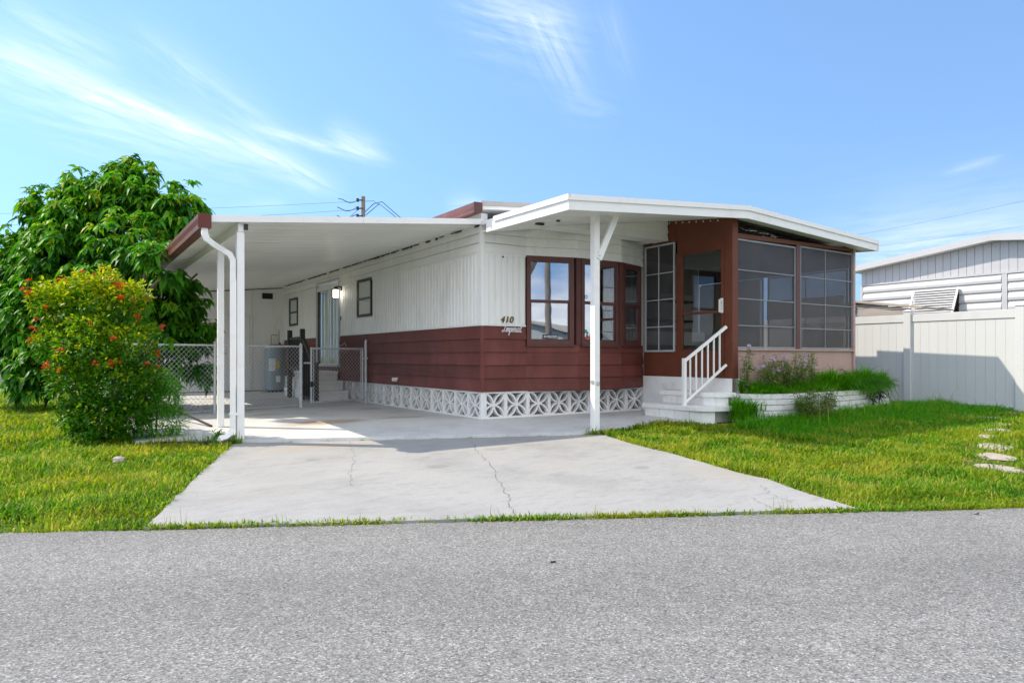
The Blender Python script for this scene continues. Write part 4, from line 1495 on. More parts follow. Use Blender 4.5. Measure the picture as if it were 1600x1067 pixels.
# ================================================================== things under the carport
def build_under_carport():
    # white block steps to the sliding door
    st = thing('block_steps', 'white painted three tier block steps below the sliding glass door', 'steps', (-.36, 6.58, 0))
    rr = random.Random(31)
    for k in range(3):
        q0, q1 = 5.33 + .33 * k, 7.83 - .33 * k
        z = .2 * k
        part('tread', MB().box(-.70 + .02 * k, -.045, q0 - .015, q1 + .015, z + .135, z + .20), 'white_block', st, bevel=.006)
        n = 6 - k
        for i in range(n):
            a = q0 + (q1 - q0) * i / n
            part('block', MB().box(-.685 + .02 * k, -.05, a + .004, a + (q1 - q0) / n - .004, z + .001, z + .132), 'white_block', st, bevel=.005)
    # dark railing beyond the steps
    rl = thing('stair_railing', 'dark brown wooden stair railing beside the white block steps', 'railing', (-.76, 6.3, 0))
    x = -.775
    for q, h in ((5.20, .80), (6.12, 1.50), (7.08, 1.50)):
        part('post', MB().box(x - .045, x + .045, q - .045, q + .045, 0, h), 'dark_rail', rl)
    part('rail', MB().box(x - .03, x + .03, 6.17, 7.03, 1.28, 1.34), 'dark_rail', rl)
    part('rail', MB().box(x - .03, x + .03, 6.17, 7.03, .62, .68), 'dark_rail', rl)
    part('rail', MB().prism([(x - .03, 6.07, 1.34), (x - .03, 6.07, 1.25), (x - .03, 5.25, .64), (x - .03, 5.25, .73)], (.06, 0, 0)), 'dark_rail', rl)
    for k in range(7):
        q = 6.25 + k * .115
        part('baluster', MB().box(x - .018, x + .018, q - .018, q + .018, .69, 1.275), 'dark_rail', rl)
    for k in range(5):
        q = 5.40 + k * .14
        zt = .70 + (q - 5.25) * .744
        part('baluster', MB().box(x - .018, x + .018, q - .018, q + .018, .06, zt - .02), 'dark_rail', rl)
    part('rail', MB().box(x - .02, x + .02, 5.25, 6.07, .03, .09), 'dark_rail', rl)
    # water heater
    wx, wq, r = -.42, 9.75, .25
    wh = thing('water_heater', 'blue grey cylindrical water heater standing against the storage room', 'water heater', (wx, wq, 0))
    mb = MB().tube([(wx, wq, .06), (wx, wq, 1.14)], r, 24)
    part('tank', mb, 'tank', wh, bevel=0)
    part('top_cap', MB().tube([(wx, wq, 1.141), (wx, wq, 1.17), (wx, wq, 1.18)], r + .006, 24), 'galvanized', wh)
    part('stand', MB().tube([(wx, wq, 0), (wx, wq, .055)], r - .03, 16), 'dark_rail', wh)
    def onw(ang, rr_, z):
        return (wx + rr_ * math.cos(ang), wq + rr_ * math.sin(ang), z)
    for nm, mat, a0, a1, z0, z1 in (('label_plate', 'sticker_white', -2.42, -1.75, .55, .86), ('energy_label', 'sticker_yellow', -1.66, -1.34, .60, .80), ('access_cover', 'white_metal', -1.7, -1.25, .26, .42)):
        mb = MB()
        for k in range(4):
            b0, b1 = a0 + (a1 - a0) * k / 4, a0 + (a1 - a0) * (k + 1) / 4
            mb.quad(onw(b0, r + .004, z0), onw(b1, r + .004, z0), onw(b1, r + .004, z1), onw(b0, r + .004, z1))
        lb = part(nm, mb, mat, wh, recalc=False)
        if nm == 'label_plate':
            mb = MB()
            for zz in (.60, .64, .68, .72, .78, .82):
                for k in range(3):
                    b0, b1 = a0 + .06 + .19 * k, a0 + .06 + .19 * k + .16
                    mb.quad(onw(b0, r + .007, zz), onw(b1, r + .007, zz), onw(b1, r + .007, zz + .011), onw(b0, r + .007, zz + .011))
            part('print', mb, 'skirt_back', lb, recalc=False)
    part('pipe', MB().tube([(wx - .1, wq - .05, 1.17), (wx - .1, wq - .05, 1.46), (wx - .08, wq - .02, 1.48), (wx + .10, wq + .1, 1.48)], .011, 6), 'copper', wh)
    part('pipe', MB().tube([(wx + .10, wq - .02, 1.17), (wx + .10, wq - .02, 1.60)], .014, 6), 'copper', wh)
    part('valve', MB().tube([(wx - .18, wq - .1, 1.20), (wx + .18, wq - .1, 1.22)], .022, 6).tube([(wx + .10, wq - .1, 1.19), (wx + .10, wq - .1, 1.28)], .025, 6), 'black_frame', wh)


build_under_carport()


# ================================================================== chain-link fence and gate
def link_mesh(f, t0, t1, z0, z1, pitch=.075, r=.0024):
    """two families of slanted wires"""
    mb = MB()
    H = z1 - z0
    Ln = t1 - t0
    for sgn in (1, -1):
        k = -int(H / pitch) - 1
        while k * pitch < Ln:
            a = k * pitch
            ta, za = a, 0.0
            tb, zb = a + H, H
            if ta < 0:
                za -= ta
                ta = 0
            if tb > Ln:
                zb -= tb - Ln
                tb = Ln
            if tb - ta > .01:
                if sgn < 0:
                    ta, tb = Ln - ta, Ln - tb
                mb.tube([f(t0 + ta, sgn * .003, z0 + za), f(t0 + tb, sgn * .003, z0 + zb)], r, 3, cap=False)
            k += 1
    return mb


def build_chain():
    A, B, Cc, E_ = (-4.55, 2.76), (-3.4, 3.15), (-1.47, 3.80), (.0, 4.36)
    cf = thing('chain_link_fence', 'galvanized chain link fence running left from the gate post', 'fence', (-1.47, 3.8, 0))
    f1 = frame(A, Cc)
    L1 = f1.len
    for t in (.02, L1 * .5, L1 - .02):
        x = f1(t, 0, 0)
        po = part('post', MB().tube([f1(t, 0, 0), f1(t, 0, 1.12)], .028 if t > L1 - .1 else .02, 10), 'galvanized', cf)
        part('post_cap', MB().tube([f1(t, 0, 1.121), f1(t, 0, 1.135), f1(t, 0, 1.15)], .032, 10, r1=.012), 'galvanized', po)
    part('top_rail', MB().tube([f1(0, 0, 1.09), f1(L1 - .03, 0, 1.09)], .017, 8), 'galvanized', cf)
    part('bottom_wire', MB().tube([f1(0, 0, .05), f1(L1 - .03, 0, .05)], .004, 5), 'galvanized', cf)
    part('chain_mesh', link_mesh(f1, .02, L1 - .04, .03, 1.10), 'galvanized', cf, kind='stuff', recalc=False)
    part('tension_bar', MB().tube([f1(L1 - .05, .005, .03), f1(L1 - .05, .005, 1.08)], .006, 6), 'galvanized', cf)
    for z in (.15, .45, .75, 1.0):
        part('clamp', MB().tube([f1(L1 - .02, 0, z - .012), f1(L1 - .02, 0, z + .012)], .034, 8), 'galvanized', cf)
    # wall post by the home
    wp = thing('gate_post', 'galvanized steel gate post standing against the brown siding', 'post', (-.06, 4.33, 0))
    part('tube', MB().tube([(-.06, 4.33, 0), (-.06, 4.33, 1.20)], .026, 10), 'galvanized', wp)
    part('post_cap', MB().tube([(-.06, 4.33, 1.201), (-.06, 4.33, 1.22), (-.06, 4.33, 1.245)], .031, 10, r1=.012), 'galvanized', wp)
    part('hinge', MB().box(-.13, -.03, 4.295, 4.365, .22, .25).box(-.13, -.03, 4.295, 4.365, .86, .89), 'galvanized', wp)
    # gate
    gf = frame((-1.27, 3.90), (-.14, 4.30))
    g = thing('chain_link_gate', 'closed chain link gate in front of the white block steps', 'gate', (-.7, 4.1, 0))
    L2 = gf.len
    fr = part('gate_frame', MB().tube([gf(0, 0, .07), gf(0, 0, 1.08)], .018, 8).tube([gf(L2, 0, .07), gf(L2, 0, 1.08)], .018, 8).tube([gf(0, 0, 1.06), gf(L2, 0, 1.06)], .018, 8).tube([gf(0, 0, .08), gf(L2, 0, .08)], .016, 8), 'galvanized', g)
    part('chain_mesh', link_mesh(gf, .02, L2 - .02, .09, 1.05), 'galvanized', g, kind='stuff', recalc=False)
    part('tension_bar', MB().tube([gf(.05, .004, .09), gf(.05, .004, 1.05)], .006, 6), 'galvanized', g)
    part('tension_bar', MB().tube([gf(L2 - .05, .004, .09), gf(L2 - .05, .004, 1.05)], .006, 6), 'galvanized', g)
    part('latch', MB().fbox(gf, -.16, .0, -.012, .012, .78, .81).fbox(gf, -.02, .02, .018, .035, .35, .46), 'galvanized', g)
    part('loose_wire', MB().tube([gf(L2 - .75, 0, 1.10), gf(L2 - .65, .01, 1.17), gf(L2 - .5, 0, 1.12), gf(L2 - .42, -.01, 1.18), gf(L2 - .40, 0, 1.10)], .004, 5), 'galvanized', g)
    lk = part('lock', MB().box(-1.30, -1.24, 3.84, 3.88, .36, .46), 'black', g)


build_chain()


# ================================================================== front steps, handrail, planter
def build_front():
    st = thing('front_steps', 'white painted brick steps below the porch door', 'steps', (2.85, -1.25, 0))
    rr = random.Random(77)
    tiers = [(2.50, -.72, 0.0), (2.84, -.76, .19)]
    for p0, qa, z in tiers:
        qb = -1.66 if z == 0 else -1.62
        arc = [(p0 + .30 * (1 - math.cos(t)) + .0, qb - .30 * math.sin(t)) for t in np.linspace(0, math.pi / 2, 6)]
        poly = [(p0 - .035, qa)] + [(x - .035, y - .03) for x, y in arc] + [(3.16, arc[-1][1] - .03), (3.16, qa)]
        part('tread', MB().prism([(x, y, z + .125) for x, y in poly], (0, 0, .07)), 'white_block', st, bevel=.006)
        # blocks below, straight then round the corner
        q = qa - .03
        while q > qb + .05:
            l = min(.30, q - qb)
            part('brick', MB().box(p0, p0 + .12, q - l + .006, q, z - .06 if z == 0 else z + .005, z + .122), 'white_block', st, bevel=.005)
            q -= l
        for (a, b) in zip(arc[:-1:2], arc[2::2]):
            d = Vector((b[0] - a[0], b[1] - a[1])).normalized()
            nn = Vector((-d.y, d.x)) * .11
            mb = MB().prism([(a[0], a[1], z - .06 if z == 0 else z + .005), (b[0] - d.x * .008, b[1] - d.y * .008, z - .06 if z == 0 else z + .005), (b[0] + nn.x, b[1] + nn.y, z - .06 if z == 0 else z + .005), (a[0] + nn.x, a[1] + nn.y, z - .06 if z == 0 else z + .005)], (0, 0, .18 if z == 0 else .117))
            part('brick', mb, 'white_block', st)
        part('core', MB().box(p0 + .115, 3.15, qb - .15, qa - .05, -.05, z + .12), 'white_block', st)
    # handrail
    hr = thing('handrail', 'white metal handrail with thin balusters beside the front steps', 'railing', (2.55, -1.50, 0))
    a = Vector((2.55, -1.505, 0))
    b = Vector((3.12, -1.80, 0))
    def at(t, z):
        return (a.x + (b.x - a.x) * t, a.y + (b.y - a.y) * t, z)
    part('post', MB().box(a.x - .026, a.x + .026, a.y - .026, a.y + .026, -.06, .885), 'white_metal', hr, bevel=.003)
    part('top_rail', MB().sweep([at(.03, .855), at(1.0, 1.35)], .035, .045), 'white_metal', hr)
    part('bottom_rail', MB().sweep([at(.03, .245), at(1.0, .79)], .03, .035), 'white_metal', hr)
    for k in range(6):
        t = .14 + k * .14
        part('baluster', MB().box(at(t, 0)[0] - .0095, at(t, 0)[0] + .0095, at(t, 0)[1] - .0095, at(t, 0)[1] + .0095, .245 + .545 * t + .012, .855 + .495 * t - .015), 'white_metal', hr)
    # planter of white bricks
    pl = thing('brick_planter', 'low white painted brick planter full of grass below the porch screens', 'planter', (5.2, -2.1, -.05))
    pts = [(3.215, -1.90), (3.27, -2.12), (3.42, -2.25), (3.62, -2.34), (3.95, -2.38), (4.4, -2.40), (5.2, -2.33), (6.2, -2.20), (7.1, -2.08), (7.32, -2.0), (7.36, -1.88), (7.36, -1.70)]
    # arc-length walk
    cum = [0]
    for u, v in zip(pts[:-1], pts[1:]):
        cum.append(cum[-1] + math.hypot(v[0] - u[0], v[1] - u[1]))
    def walk(s):
        s = min(max(s, 0), cum[-1] - 1e-6)
        for i in range(len(pts) - 1):
            if s <= cum[i + 1]:
                t = (s - cum[i]) / (cum[i + 1] - cum[i])
                return Vector((pts[i][0] + (pts[i + 1][0] - pts[i][0]) * t, pts[i][1] + (pts[i + 1][1] - pts[i][1]) * t))
    bl, bh = .205, .082
    for row in range(6):
        s = -.1 if row % 2 else 0
        while s < cum[-1] - .03:
            s0, s1 = max(s, 0), min(s + bl, cum[-1])
            if s1 - s0 > .03:
                u, v = walk(s0), walk(s1 - .007)
                d = (v - u)
                ln = d.length
                d.normalize()
                nn = Vector((-d.y, d.x))
                j = rr.uniform(-.005, .005)
                lean = rr.uniform(-.003, .003)
                z = -.12 + row * bh
                zt = z + bh - .008
                u, v = u - nn * j, v - nn * (j + lean)
                mb = MB().prism([(u.x, u.y, z), (v.x, v.y, z), (v.x + nn.x * .09, v.y + nn.y * .09, z), (u.x + nn.x * .09, u.y + nn.y * .09, z)], (0, 0, zt - z))
                part('brick', mb, 'white_block', pl, bevel=.005)
            s += bl
    inner = [(x + .0, y + .05) for x, y in pts[1:-1]] + [(7.3, -1.82), (3.32, -1.86)]
    inner[0] = (3.34, -2.06)
    part('mortar', MB().prism([(x, y + .02, -.1) for x, y in inner], (0, 0, .44)), 'white_block', pl)
    part('soil', MB().prism([(x, y + .035, .345) for x, y in inner], (0, 0, .025)), 'soil_dark', pl)
    return walk, cum


P_WALK, P_CUM = build_front()


# ================================================================== white vinyl fence on the right
def build_vinyl():
    vf = thing('vinyl_fence', 'white vinyl board fence between the two homes on the right', 'fence', (8.2, -3.676, -.02))
    def VF(q, o, z):
        return (8.2 - o, q, z)
    PQ = -3.676
    posts = [PQ - 1.80, PQ, PQ + 1.80, PQ + 3.6, PQ + 5.4]
    pm = MB().box(-.065, .065, -.065, .065, 0, 1.80)
    me = mesh_of('post', pm, 'white_vinyl', bevel=.006)
    cm = MB().box(-.075, .075, -.075, .075, 0, .018)
    cm.hexa([(-.07, -.07, .018), (.07, -.07, .018), (.07, .07, .018), (-.07, .07, .018), (-.02, -.02, .045), (.02, -.02, .045), (.02, .02, .045), (-.02, .02, .045)])
    ce = mesh_of('post_cap', cm, 'white_vinyl')
    bm_ = MB().box(-.012, .012, .001, .1615, 0, 1.56)
    be = mesh_of('board', bm_, 'white_vinyl', bevel=.0012)
    for q in posts:
        po = piece('post', me, vf, (8.2, q, -.05))
        ORG[po.name] = Vector((8.2, q, -.05))
        c = piece('post_cap', ce, po, (8.2, q, 1.75))
    for q0, q1 in zip(posts[:-1], posts[1:]):
        part('top_rail', MB().fbox(VF, q0 + .065, q1 - .065, -.028, .028, 1.555, 1.70), 'white_vinyl', vf, bevel=.005)
        part('bottom_rail', MB().fbox(VF, q0 + .065, q1 - .065, -.028, .028, .0, .085), 'white_vinyl', vf, bevel=.005)
        n = 11
        w = (q1 - q0 - .13) / n
        for k in range(n):
            piece('board', be, vf, (8.2, q0 + .065 + k * w, .02), 0, (1, w / .1625, 1))


build_vinyl()


# ================================================================== neighbour's home and small shed
def build_neighbor():
    nb = thing('neighbor_home', 'white neighbouring home with shallow gable and propped window awning behind the fence', 'house', (11.5, -2.0, 0))
    def NW(q, o, z):
        return (11.5 - o, q, z)
    part('wall', MB().box(11.53, 18, -5.2, .88, 0, 2.95), 'neighbor_white', nb)
    # gable in vertical boards
    def gz_(q):
        return 3.0 + .118 * (min(.95 - q, q + 5.05))
    q = -5.15
    while q < .87:
        q1 = min(q + .16, .885)
        mb = MB().prism([NW(q + .004, 0, 2.70), NW(q1 - .004, 0, 2.70), NW(q1 - .004, 0, gz_(q1) - .0), NW(q + .004, 0, gz_(q) - .0)], (.028, 0, 0))
        part('gable_board', mb, 'neighbor_white', nb)
        q += .16
    part('trim', MB().fbox(NW, -5.15, .89, -.01, .03, 2.655, 2.695), 'neighbor_white', nb)
    part('corner_trim', MB().fbox(NW, .84, .89, -.02, .03, 0.1, 2.65).fbox(NW, -2.25, -2.15, 0, .03, .1, 2.65), 'neighbor_white', nb)
    # broad rolled lap siding
    for k in range(12):
        z0 = .30 + k * .196
        for a, b in ((-5.15, -2.26), (-2.14, .835)):
            prof = [(.0, .004), (.03, .030), (.08, .034), (.14, .020), (.19, .006), (.196, .004)]
            mb = MB()
            for (za, oa), (zb, ob) in zip(prof[:-1], prof[1:]):
                mb.quad(NW(a, oa, z0 + za), NW(b, oa, z0 + za), NW(b, ob, z0 + zb), NW(a, ob, z0 + zb))
            part('siding_board', mb, 'neighbor_white', nb, recalc=False)
    # roof and fascia
    for qa, qb in ((1.06, -2.05), (-2.05, -5.16)):
        za, zb = (gz_(.95) - .01 + .0, 3.36) if qa > 0 else (3.36, gz_(-5.05) - .01)
        if qa > 0:
            za = 2.995
        else:
            zb = 2.995
        mb = MB().hexa([(11.25, qa, za), (18, qa, za), (18, qb, zb), (11.25, qb, zb), (11.25, qa, za + .10), (18, qa, za + .10), (18, qb, zb + .10), (11.25, qb, zb + .10)])
        part('roof', mb, 'white_metal', nb)
        mb = MB().hexa([(11.22, qa, za - .01), (11.248, qa, za - .01), (11.248, qb, zb - .01), (11.22, qb, zb - .01), (11.22, qa, za + .125), (11.248, qa, za + .125), (11.248, qb, zb + .125), (11.22, qb, zb + .125)])
        part('fascia', mb, 'neighbor_white', nb)
    # propped louvred awning over its window
    part('window', MB().fbox(NW, -1.33, -.40, .0, .035, 1.45, 2.40), 'black_frame', nb)
    def aw(t):   # t 0 top -> 1 bottom
        return (.05 + .30 * t, 2.43 - .62 * t)
    aws = MB()
    for s0, s1 in ((-.42, -.39), (-1.345, -1.315)):
        o0, z0 = aw(0)
        o1, z1 = aw(1)
        aws.hexa([NW(s0, o0, z0), NW(s1, o0, z0), NW(s1, o1, z1), NW(s0, o1, z1), NW(s0, o0 + .035, z0 + .01), NW(s1, o0 + .035, z0 + .01), NW(s1, o1 + .035, z1 + .01), NW(s0, o1 + .035, z1 + .01)])
    a = part('awning', aws, 'white_metal', nb)
    for k in range(11):
        t0, t1 = k / 11, (k + .64) / 11
        o0, z0 = aw(t0)
        o1, z1 = aw(t1)
        mb = MB().hexa([NW(-1.313, o0, z0), NW(-.422, o0, z0), NW(-.422, o1 + .03, z1), NW(-1.313, o1 + .03, z1), NW(-1.313, o0 + .006, z0 + .006), NW(-.422, o0 + .006, z0 + .006), NW(-.422, o1 + .036, z1 + .006), NW(-1.313, o1 + .036, z1 + .006)])
        part('slat', mb, 'neighbor_white', a)
    part('arm', MB().tube([NW(-1.33, .02, 1.9), NW(-1.33, .33, 1.80)], .012, 6).tube([NW(-.40, .02, 1.9), NW(-.40, .33, 1.80)], .012, 6), 'aluminium', a)
    # little tan shed with a low gable, between fence and home
    sh = thing('garden_shed', 'small tan garden shed with a low gable behind the vinyl fence', 'shed', (10.3, -.5, 0))
    part('wall', MB().box(9.75, 10.9, -1.15, 1.1, 0, 1.80), 'shed_tan', sh)
    mb = MB()
    def rf(q):
        return 2.12 - .155 * abs(q - .05)
    for k in range(6):
        z = 1.80 + k * .045
        ext = max(.05, (2.10 - z) / .155 - .05)
        mb.box(9.74 - .006 * (k % 2), 9.78, max(-1.15, .05 - ext), min(1.1, .05 + ext), z, z + .036)
    part('gable_board', mb, 'shed_tan', sh)
    mb = MB()
    for qa, qb in ((.05, -1.42), (.05, 1.3)):
        mb.hexa([(9.66, qa, rf(qa)), (11.0, qa, rf(qa)), (11.0, qb, rf(qb)), (9.66, qb, rf(qb)), (9.66, qa, rf(qa) + .045), (11.0, qa, rf(qa) + .045), (11.0, qb, rf(qb) + .045), (9.66, qb, rf(qb) + .045)])
    part('roof', mb, 'shed_tan', sh)
    mb = MB()
    for k in range(3):
        mb.box(9.70, 9.738, -.02 + .02, .34, 1.86 + k * .06, 1.885 + k * .06)
    part('vent', mb, 'black_frame', sh)


build_neighbor()


# ================================================================== utility poles, wires, far things
def build_poles():
    X, Y = -10.9, 50.0
    up = thing('utility_pole', 'weathered wooden utility pole rising behind the carport roof', 'utility pole', (X, Y, 0), house=False)
    part('shaft', MB().tube([(X, Y, -.02), (X, Y, 6), (X, Y, 12.65)], .19, 10, r1=.15), 'pole_wood', up)
    for z, l in ((12.35, 1.4), (11.75, 1.5), (11.2, 1.5)):
        part('arm', MB().tube([(X, Y - .2, z), (X - .35, Y - .2, z - .02)], .05, 6), 'wire', up)
        part('insulator', MB().tube([(X - .36, Y - .2, z - .12), (X - .36, Y - .2, z), (X - .36, Y - .2, z + .12)], .10, 8), 'wire', up)
        pts = [(X - .36 - l * t, Y - .2, z - .05 - .16 * math.sin(t * 5 + z)) for t in (0, .2, .4, .6, .8, 1)]
        part('jumper', MB().tube(pts, .030, 5), 'wire', up)
    for z0, dx, z1, sag in ((12.3, -70, 12.4, 1.0), (11.7, -70, 11.6, 1.2)):
        pts = [(X - .3 + dx * t, Y, z0 + (z1 - z0) * t - sag * 4 * t * (1 - t)) for t in np.linspace(0, 1, 14)]
        part('cable', MB().tube(pts, .010, 4), 'wire', up)
    part('cable', MB().tube([(X + .1, Y, 11.5), (X + .8, Y - .1, 12.1), (X + 1.4, Y - .1, 12.25), (X + 2.6, Y - .1, 11.2), (X + 3.4, Y - .1, 10.6), (X + 6, Y, 9.0)], .03, 4), 'wire', up)
    part('cable', MB().tube([(X + .2, Y, 11.3), (X + 1.2, Y - .1, 12.1), (X + 2.2, Y - .1, 11.3), (X + 2.9, Y - .1, 10.6), (X + 4, Y, 9.4)], .03, 4), 'wire', up)
    part('cable', MB().tube([(X, Y, 12.3), (X + .8, Y - .1, 12.3), (X + 1.2, Y, 12.0)], .02, 4), 'wire', up)
    part('guy_wire', MB().tube([(X - .1, Y, 11.9), (X - 1.3, Y, 10.9), (X - 2, Y, 9.5)], .018, 4), 'wire', up)
    # two overhead lines in the right-hand sky, slung from beyond the neighbour's roof
    for lab, a, b in (('upper of two thin power lines crossing the sky at right', (26, 48, 9.8), (42, 26, 12.9)), ('lower of two thin power lines crossing the sky at right', (26.5, 46, 8.6), (44, 28, 11.0))):
        a, b = Vector(a), Vector(b)
        pts = [a + (b - a) * t - Vector((0, 0, .5 * 4 * t * (1 - t))) for t in np.linspace(-.2, 1.2, 12)]
        solo('power_line', MB().tube(pts, .008, 4), 'wire', lab, 'power line', tuple(a), house=False, group='power lines in the right-hand sky')
    # pole and low house over the road: the bay windows mirror them
    X, Y = 15.9, -9.8
    p2 = thing('utility_pole', 'grey utility pole across the road mirrored in the bay window', 'utility pole', (X, Y, -.3), house=False)
    part('shaft', MB().tube([(X, Y, -.35), (X, Y, 9)], .17, 10, r1=.13), 'pole_wood', p2)
    part('arm', MB().tube([(X, Y, 7.2), (X - 1.5, Y + .3, 7.5)], .05, 6), 'aluminium', p2)
    h = thing('road_house', 'low pale house across the road mirrored in the bay window', 'house', (27, -23, -.3), house=False)
    def b(x, y):   # rotated footprint
        c, s = math.cos(R(-35)), math.sin(R(-35))
        return (27 + x * c - y * s, -23 + x * s + y * c)
    def hx(x0, x1, y0, y1, z0, z1):
        P_ = [b(x0, y0), b(x1, y0), b(x1, y1), b(x0, y1)]
        return MB().hexa([(x, y, z0) for x, y in P_] + [(x, y, z1) for x, y in P_])
    part('wall', hx(-9, 9, -3, 3, -.3, 2.4), 'neighbor_white', h)
    P1 = [b(-9.4, 3.4), b(9.4, 3.4), b(9.4, 0), b(-9.4, 0), b(-9.4, -3.4), b(9.4, -3.4)]
    mb = MB()
    for (i, j, k, l), (z0, z1) in (((0, 1, 2, 3), (2.4, 3.3)), ((4, 5, 2, 3), (2.4, 3.3))):
        mb.hexa([(*P1[i], z0), (*P1[j], z0), (*P1[k], z1), (*P1[l], z1), (*P1[i], z0 + .1), (*P1[j], z0 + .1), (*P1[k], z1 + .1), (*P1[l], z1 + .1)])
    part('roof', mb, 'roof_gray', h)
    for x in (-9, 8.97):
        part('gable', MB().prism([(*b(x, 3.0), 2.4), (*b(x, -3.0), 2.4), (*b(x, 0), 3.28)], (.03, .02, 0)), 'neighbor_white', h)
    for x in (-6, -1, 4):
        part('window', hx(x, x + 1.6, 3.0, 3.05, .9, 2.0), 'black_frame', h)
    # white fence far back on the left
    vf = thing('vinyl_fence', 'white vinyl fence far back at the left picture edge', 'fence', (-14.6, 19.2, 0), house=False)
    for k in range(14):
        part('board', MB().box(-17 + k * .17, -17 + k * .17 + .165, 19.2, 19.225, 0, 1.75), 'white_vinyl', vf)
    part('top_rail', MB().box(-17, -14.6, 19.17, 19.255, 1.56, 1.70), 'white_vinyl', vf)
    part('post', MB().box(-14.6, -14.47, 19.14, 19.27, 0, 1.85), 'white_vinyl', vf)


build_poles()

# ================================================================== stones, twig, pole
def lump(name, c, rx, ry, rz, mat, label, cat, seed, group=None, rot=0):
    rr = random.Random(seed)
    bm = bmesh.new()
    bmesh.ops.create_icosphere(bm, subdivisions=2, radius=1)
    for v in bm.verts:
        k = 1 + rr.uniform(-.16, .16)
        x, y, z = v.co.x * rx * k, v.co.y * ry * k, max(-.3, min(.75, v.co.z * k)) * rz
        v.co = Vector((x * math.cos(rot) - y * math.sin(rot), x * math.sin(rot) + y * math.cos(rot), z))
    me = bpy.data.meshes.new(name)
    bm.to_mesh(me)
    bm.free()
    me.materials.append(MT[mat])
    o = bpy.data.objects.new(name, me)
    COL.objects.link(o)
    o.location = c
    o['label'], o['category'] = label, cat
    if group:
        o['group'] = group
    return o


def build_small():
    lump('rock', (-3.933, 6.822, -.13), .06, .04, .05, 'rock', 'small pale rock lying in the lawn left of the driveway', 'rock', 1)
    lump('flat_stone', (3.42, 10.40, -.01), .20, .10, .07, 'rock', 'flat tan stone at the left foot of the white brick planter', 'stone', 2, rot=.4)
    ST = [(7.306, 10.461, .22, 'farthest stepping stone of the worn row beside the right fence'), (7.0, 9.75, .18, 'small stepping stone second from the far end of the row'),
          (6.55, 9.2, .24, 'stepping stone half covered by grass, third from the far end'), (6.05, 8.7, .20, 'pale stepping stone in the middle of the row, fourth from the far end'),
          (5.62, 7.95, .30, 'broad stepping stone with brown soil behind it, third from the street'), (5.2, 7.35, .27, 'long pale stepping stone second from the street'),
          (4.80, 6.72, .26, 'large whitish stepping stone nearest the street'), (8.05, 11.1, .2, 'lone pale stone slab near the foot of the right fence post')]
    for i, (x, y, r, lab) in enumerate(ST):
        lump('stepping_stone', (x, y, float(soil_z(sdist(x, y))) + .004), r * .95, r * .6, .045, 'paver', lab, 'stepping stone', 20 + i, 'stepping stones in the right lawn', rot=.3 * i)
    tw = MB().tube([(.215, 3.82, -.245), (.245, 3.823, -.243)], .005, 5).tube([(.225, 3.82, -.244), (.24, 3.828, -.240)], .003, 4)
    solo('twig', tw, 'twig', 'short dark twig lying on the asphalt street', 'twig', (.215, 3.82, -.25), house=False)
    lf = MB().prism([(3.37, 4.98, -.246), (3.40, 4.985, -.240), (3.415, 4.99, -.232), (3.40, 4.97, -.243)], (0, 0, .004))
    solo('fallen_leaf', lf, 'twig', 'dark curled leaf on the street near the right lawn edge', 'leaf', (3.37, 4.98, -.25), house=False)
    mb = MB().tube([(-3.97, 9.02, -.01), (-4.6, 9.5, .13), (-5.3, 10.05, .33)], .016, 7)
    solo('dark_pole', mb, 'twig', 'thin black pole propped between carport slab and the shrub', 'pole', (-3.97, 9.02, -.02), house=False)
    rr = random.Random(8)
    spots = [(1.02, 7.9), (2.0, 6.6), (.55, 7.0)]
    # soil and debris strip where slab meets lawn on the left
    mb = MB()
    for k in range(60):
        t = rr.random()
        x, y = -4.1 + .85 * t + rr.uniform(-.03, .03), 7.83 + .14 * t + rr.uniform(-.06, .0)
        s = rr.uniform(.01, .035)
        z = float(soil_z(sdist(x, y))) + .02
        mb.box(x - s, x + s, y - s * .6, y + s * .6, z, z + s * .8)
    o = structure('soil_debris', mb, 'soil_dark', kind='stuff')


build_small()

# ================================================================== lawns
EX = [resample(DRIVE, 10, 0, 1), SLAB]
PLANT = [W(3.2, -1.8)[:2], W(3.22, -2.0)[:2], W(3.3, -2.15)[:2], W(3.62, -2.36)[:2], W(4.4, -2.43)[:2], W(5.2, -2.36)[:2], W(7.1, -2.11)[:2], W(7.4, -1.95)[:2], W(7.4, -1.6)[:2], W(6.5, 1.7)[:2], W(3.2, .3)[:2]]
STEP = [W(2.46, -.7)[:2], W(2.46, -1.66)[:2], W(2.75, -1.98)[:2], W(3.25, -2.0)[:2], W(3.25, -.5)[:2]]
SHEDP = [W(-4.6, 10.4)[:2], W(-4.6, 13)[:2], W(0, 13)[:2], W(0, 10.4)[:2]]


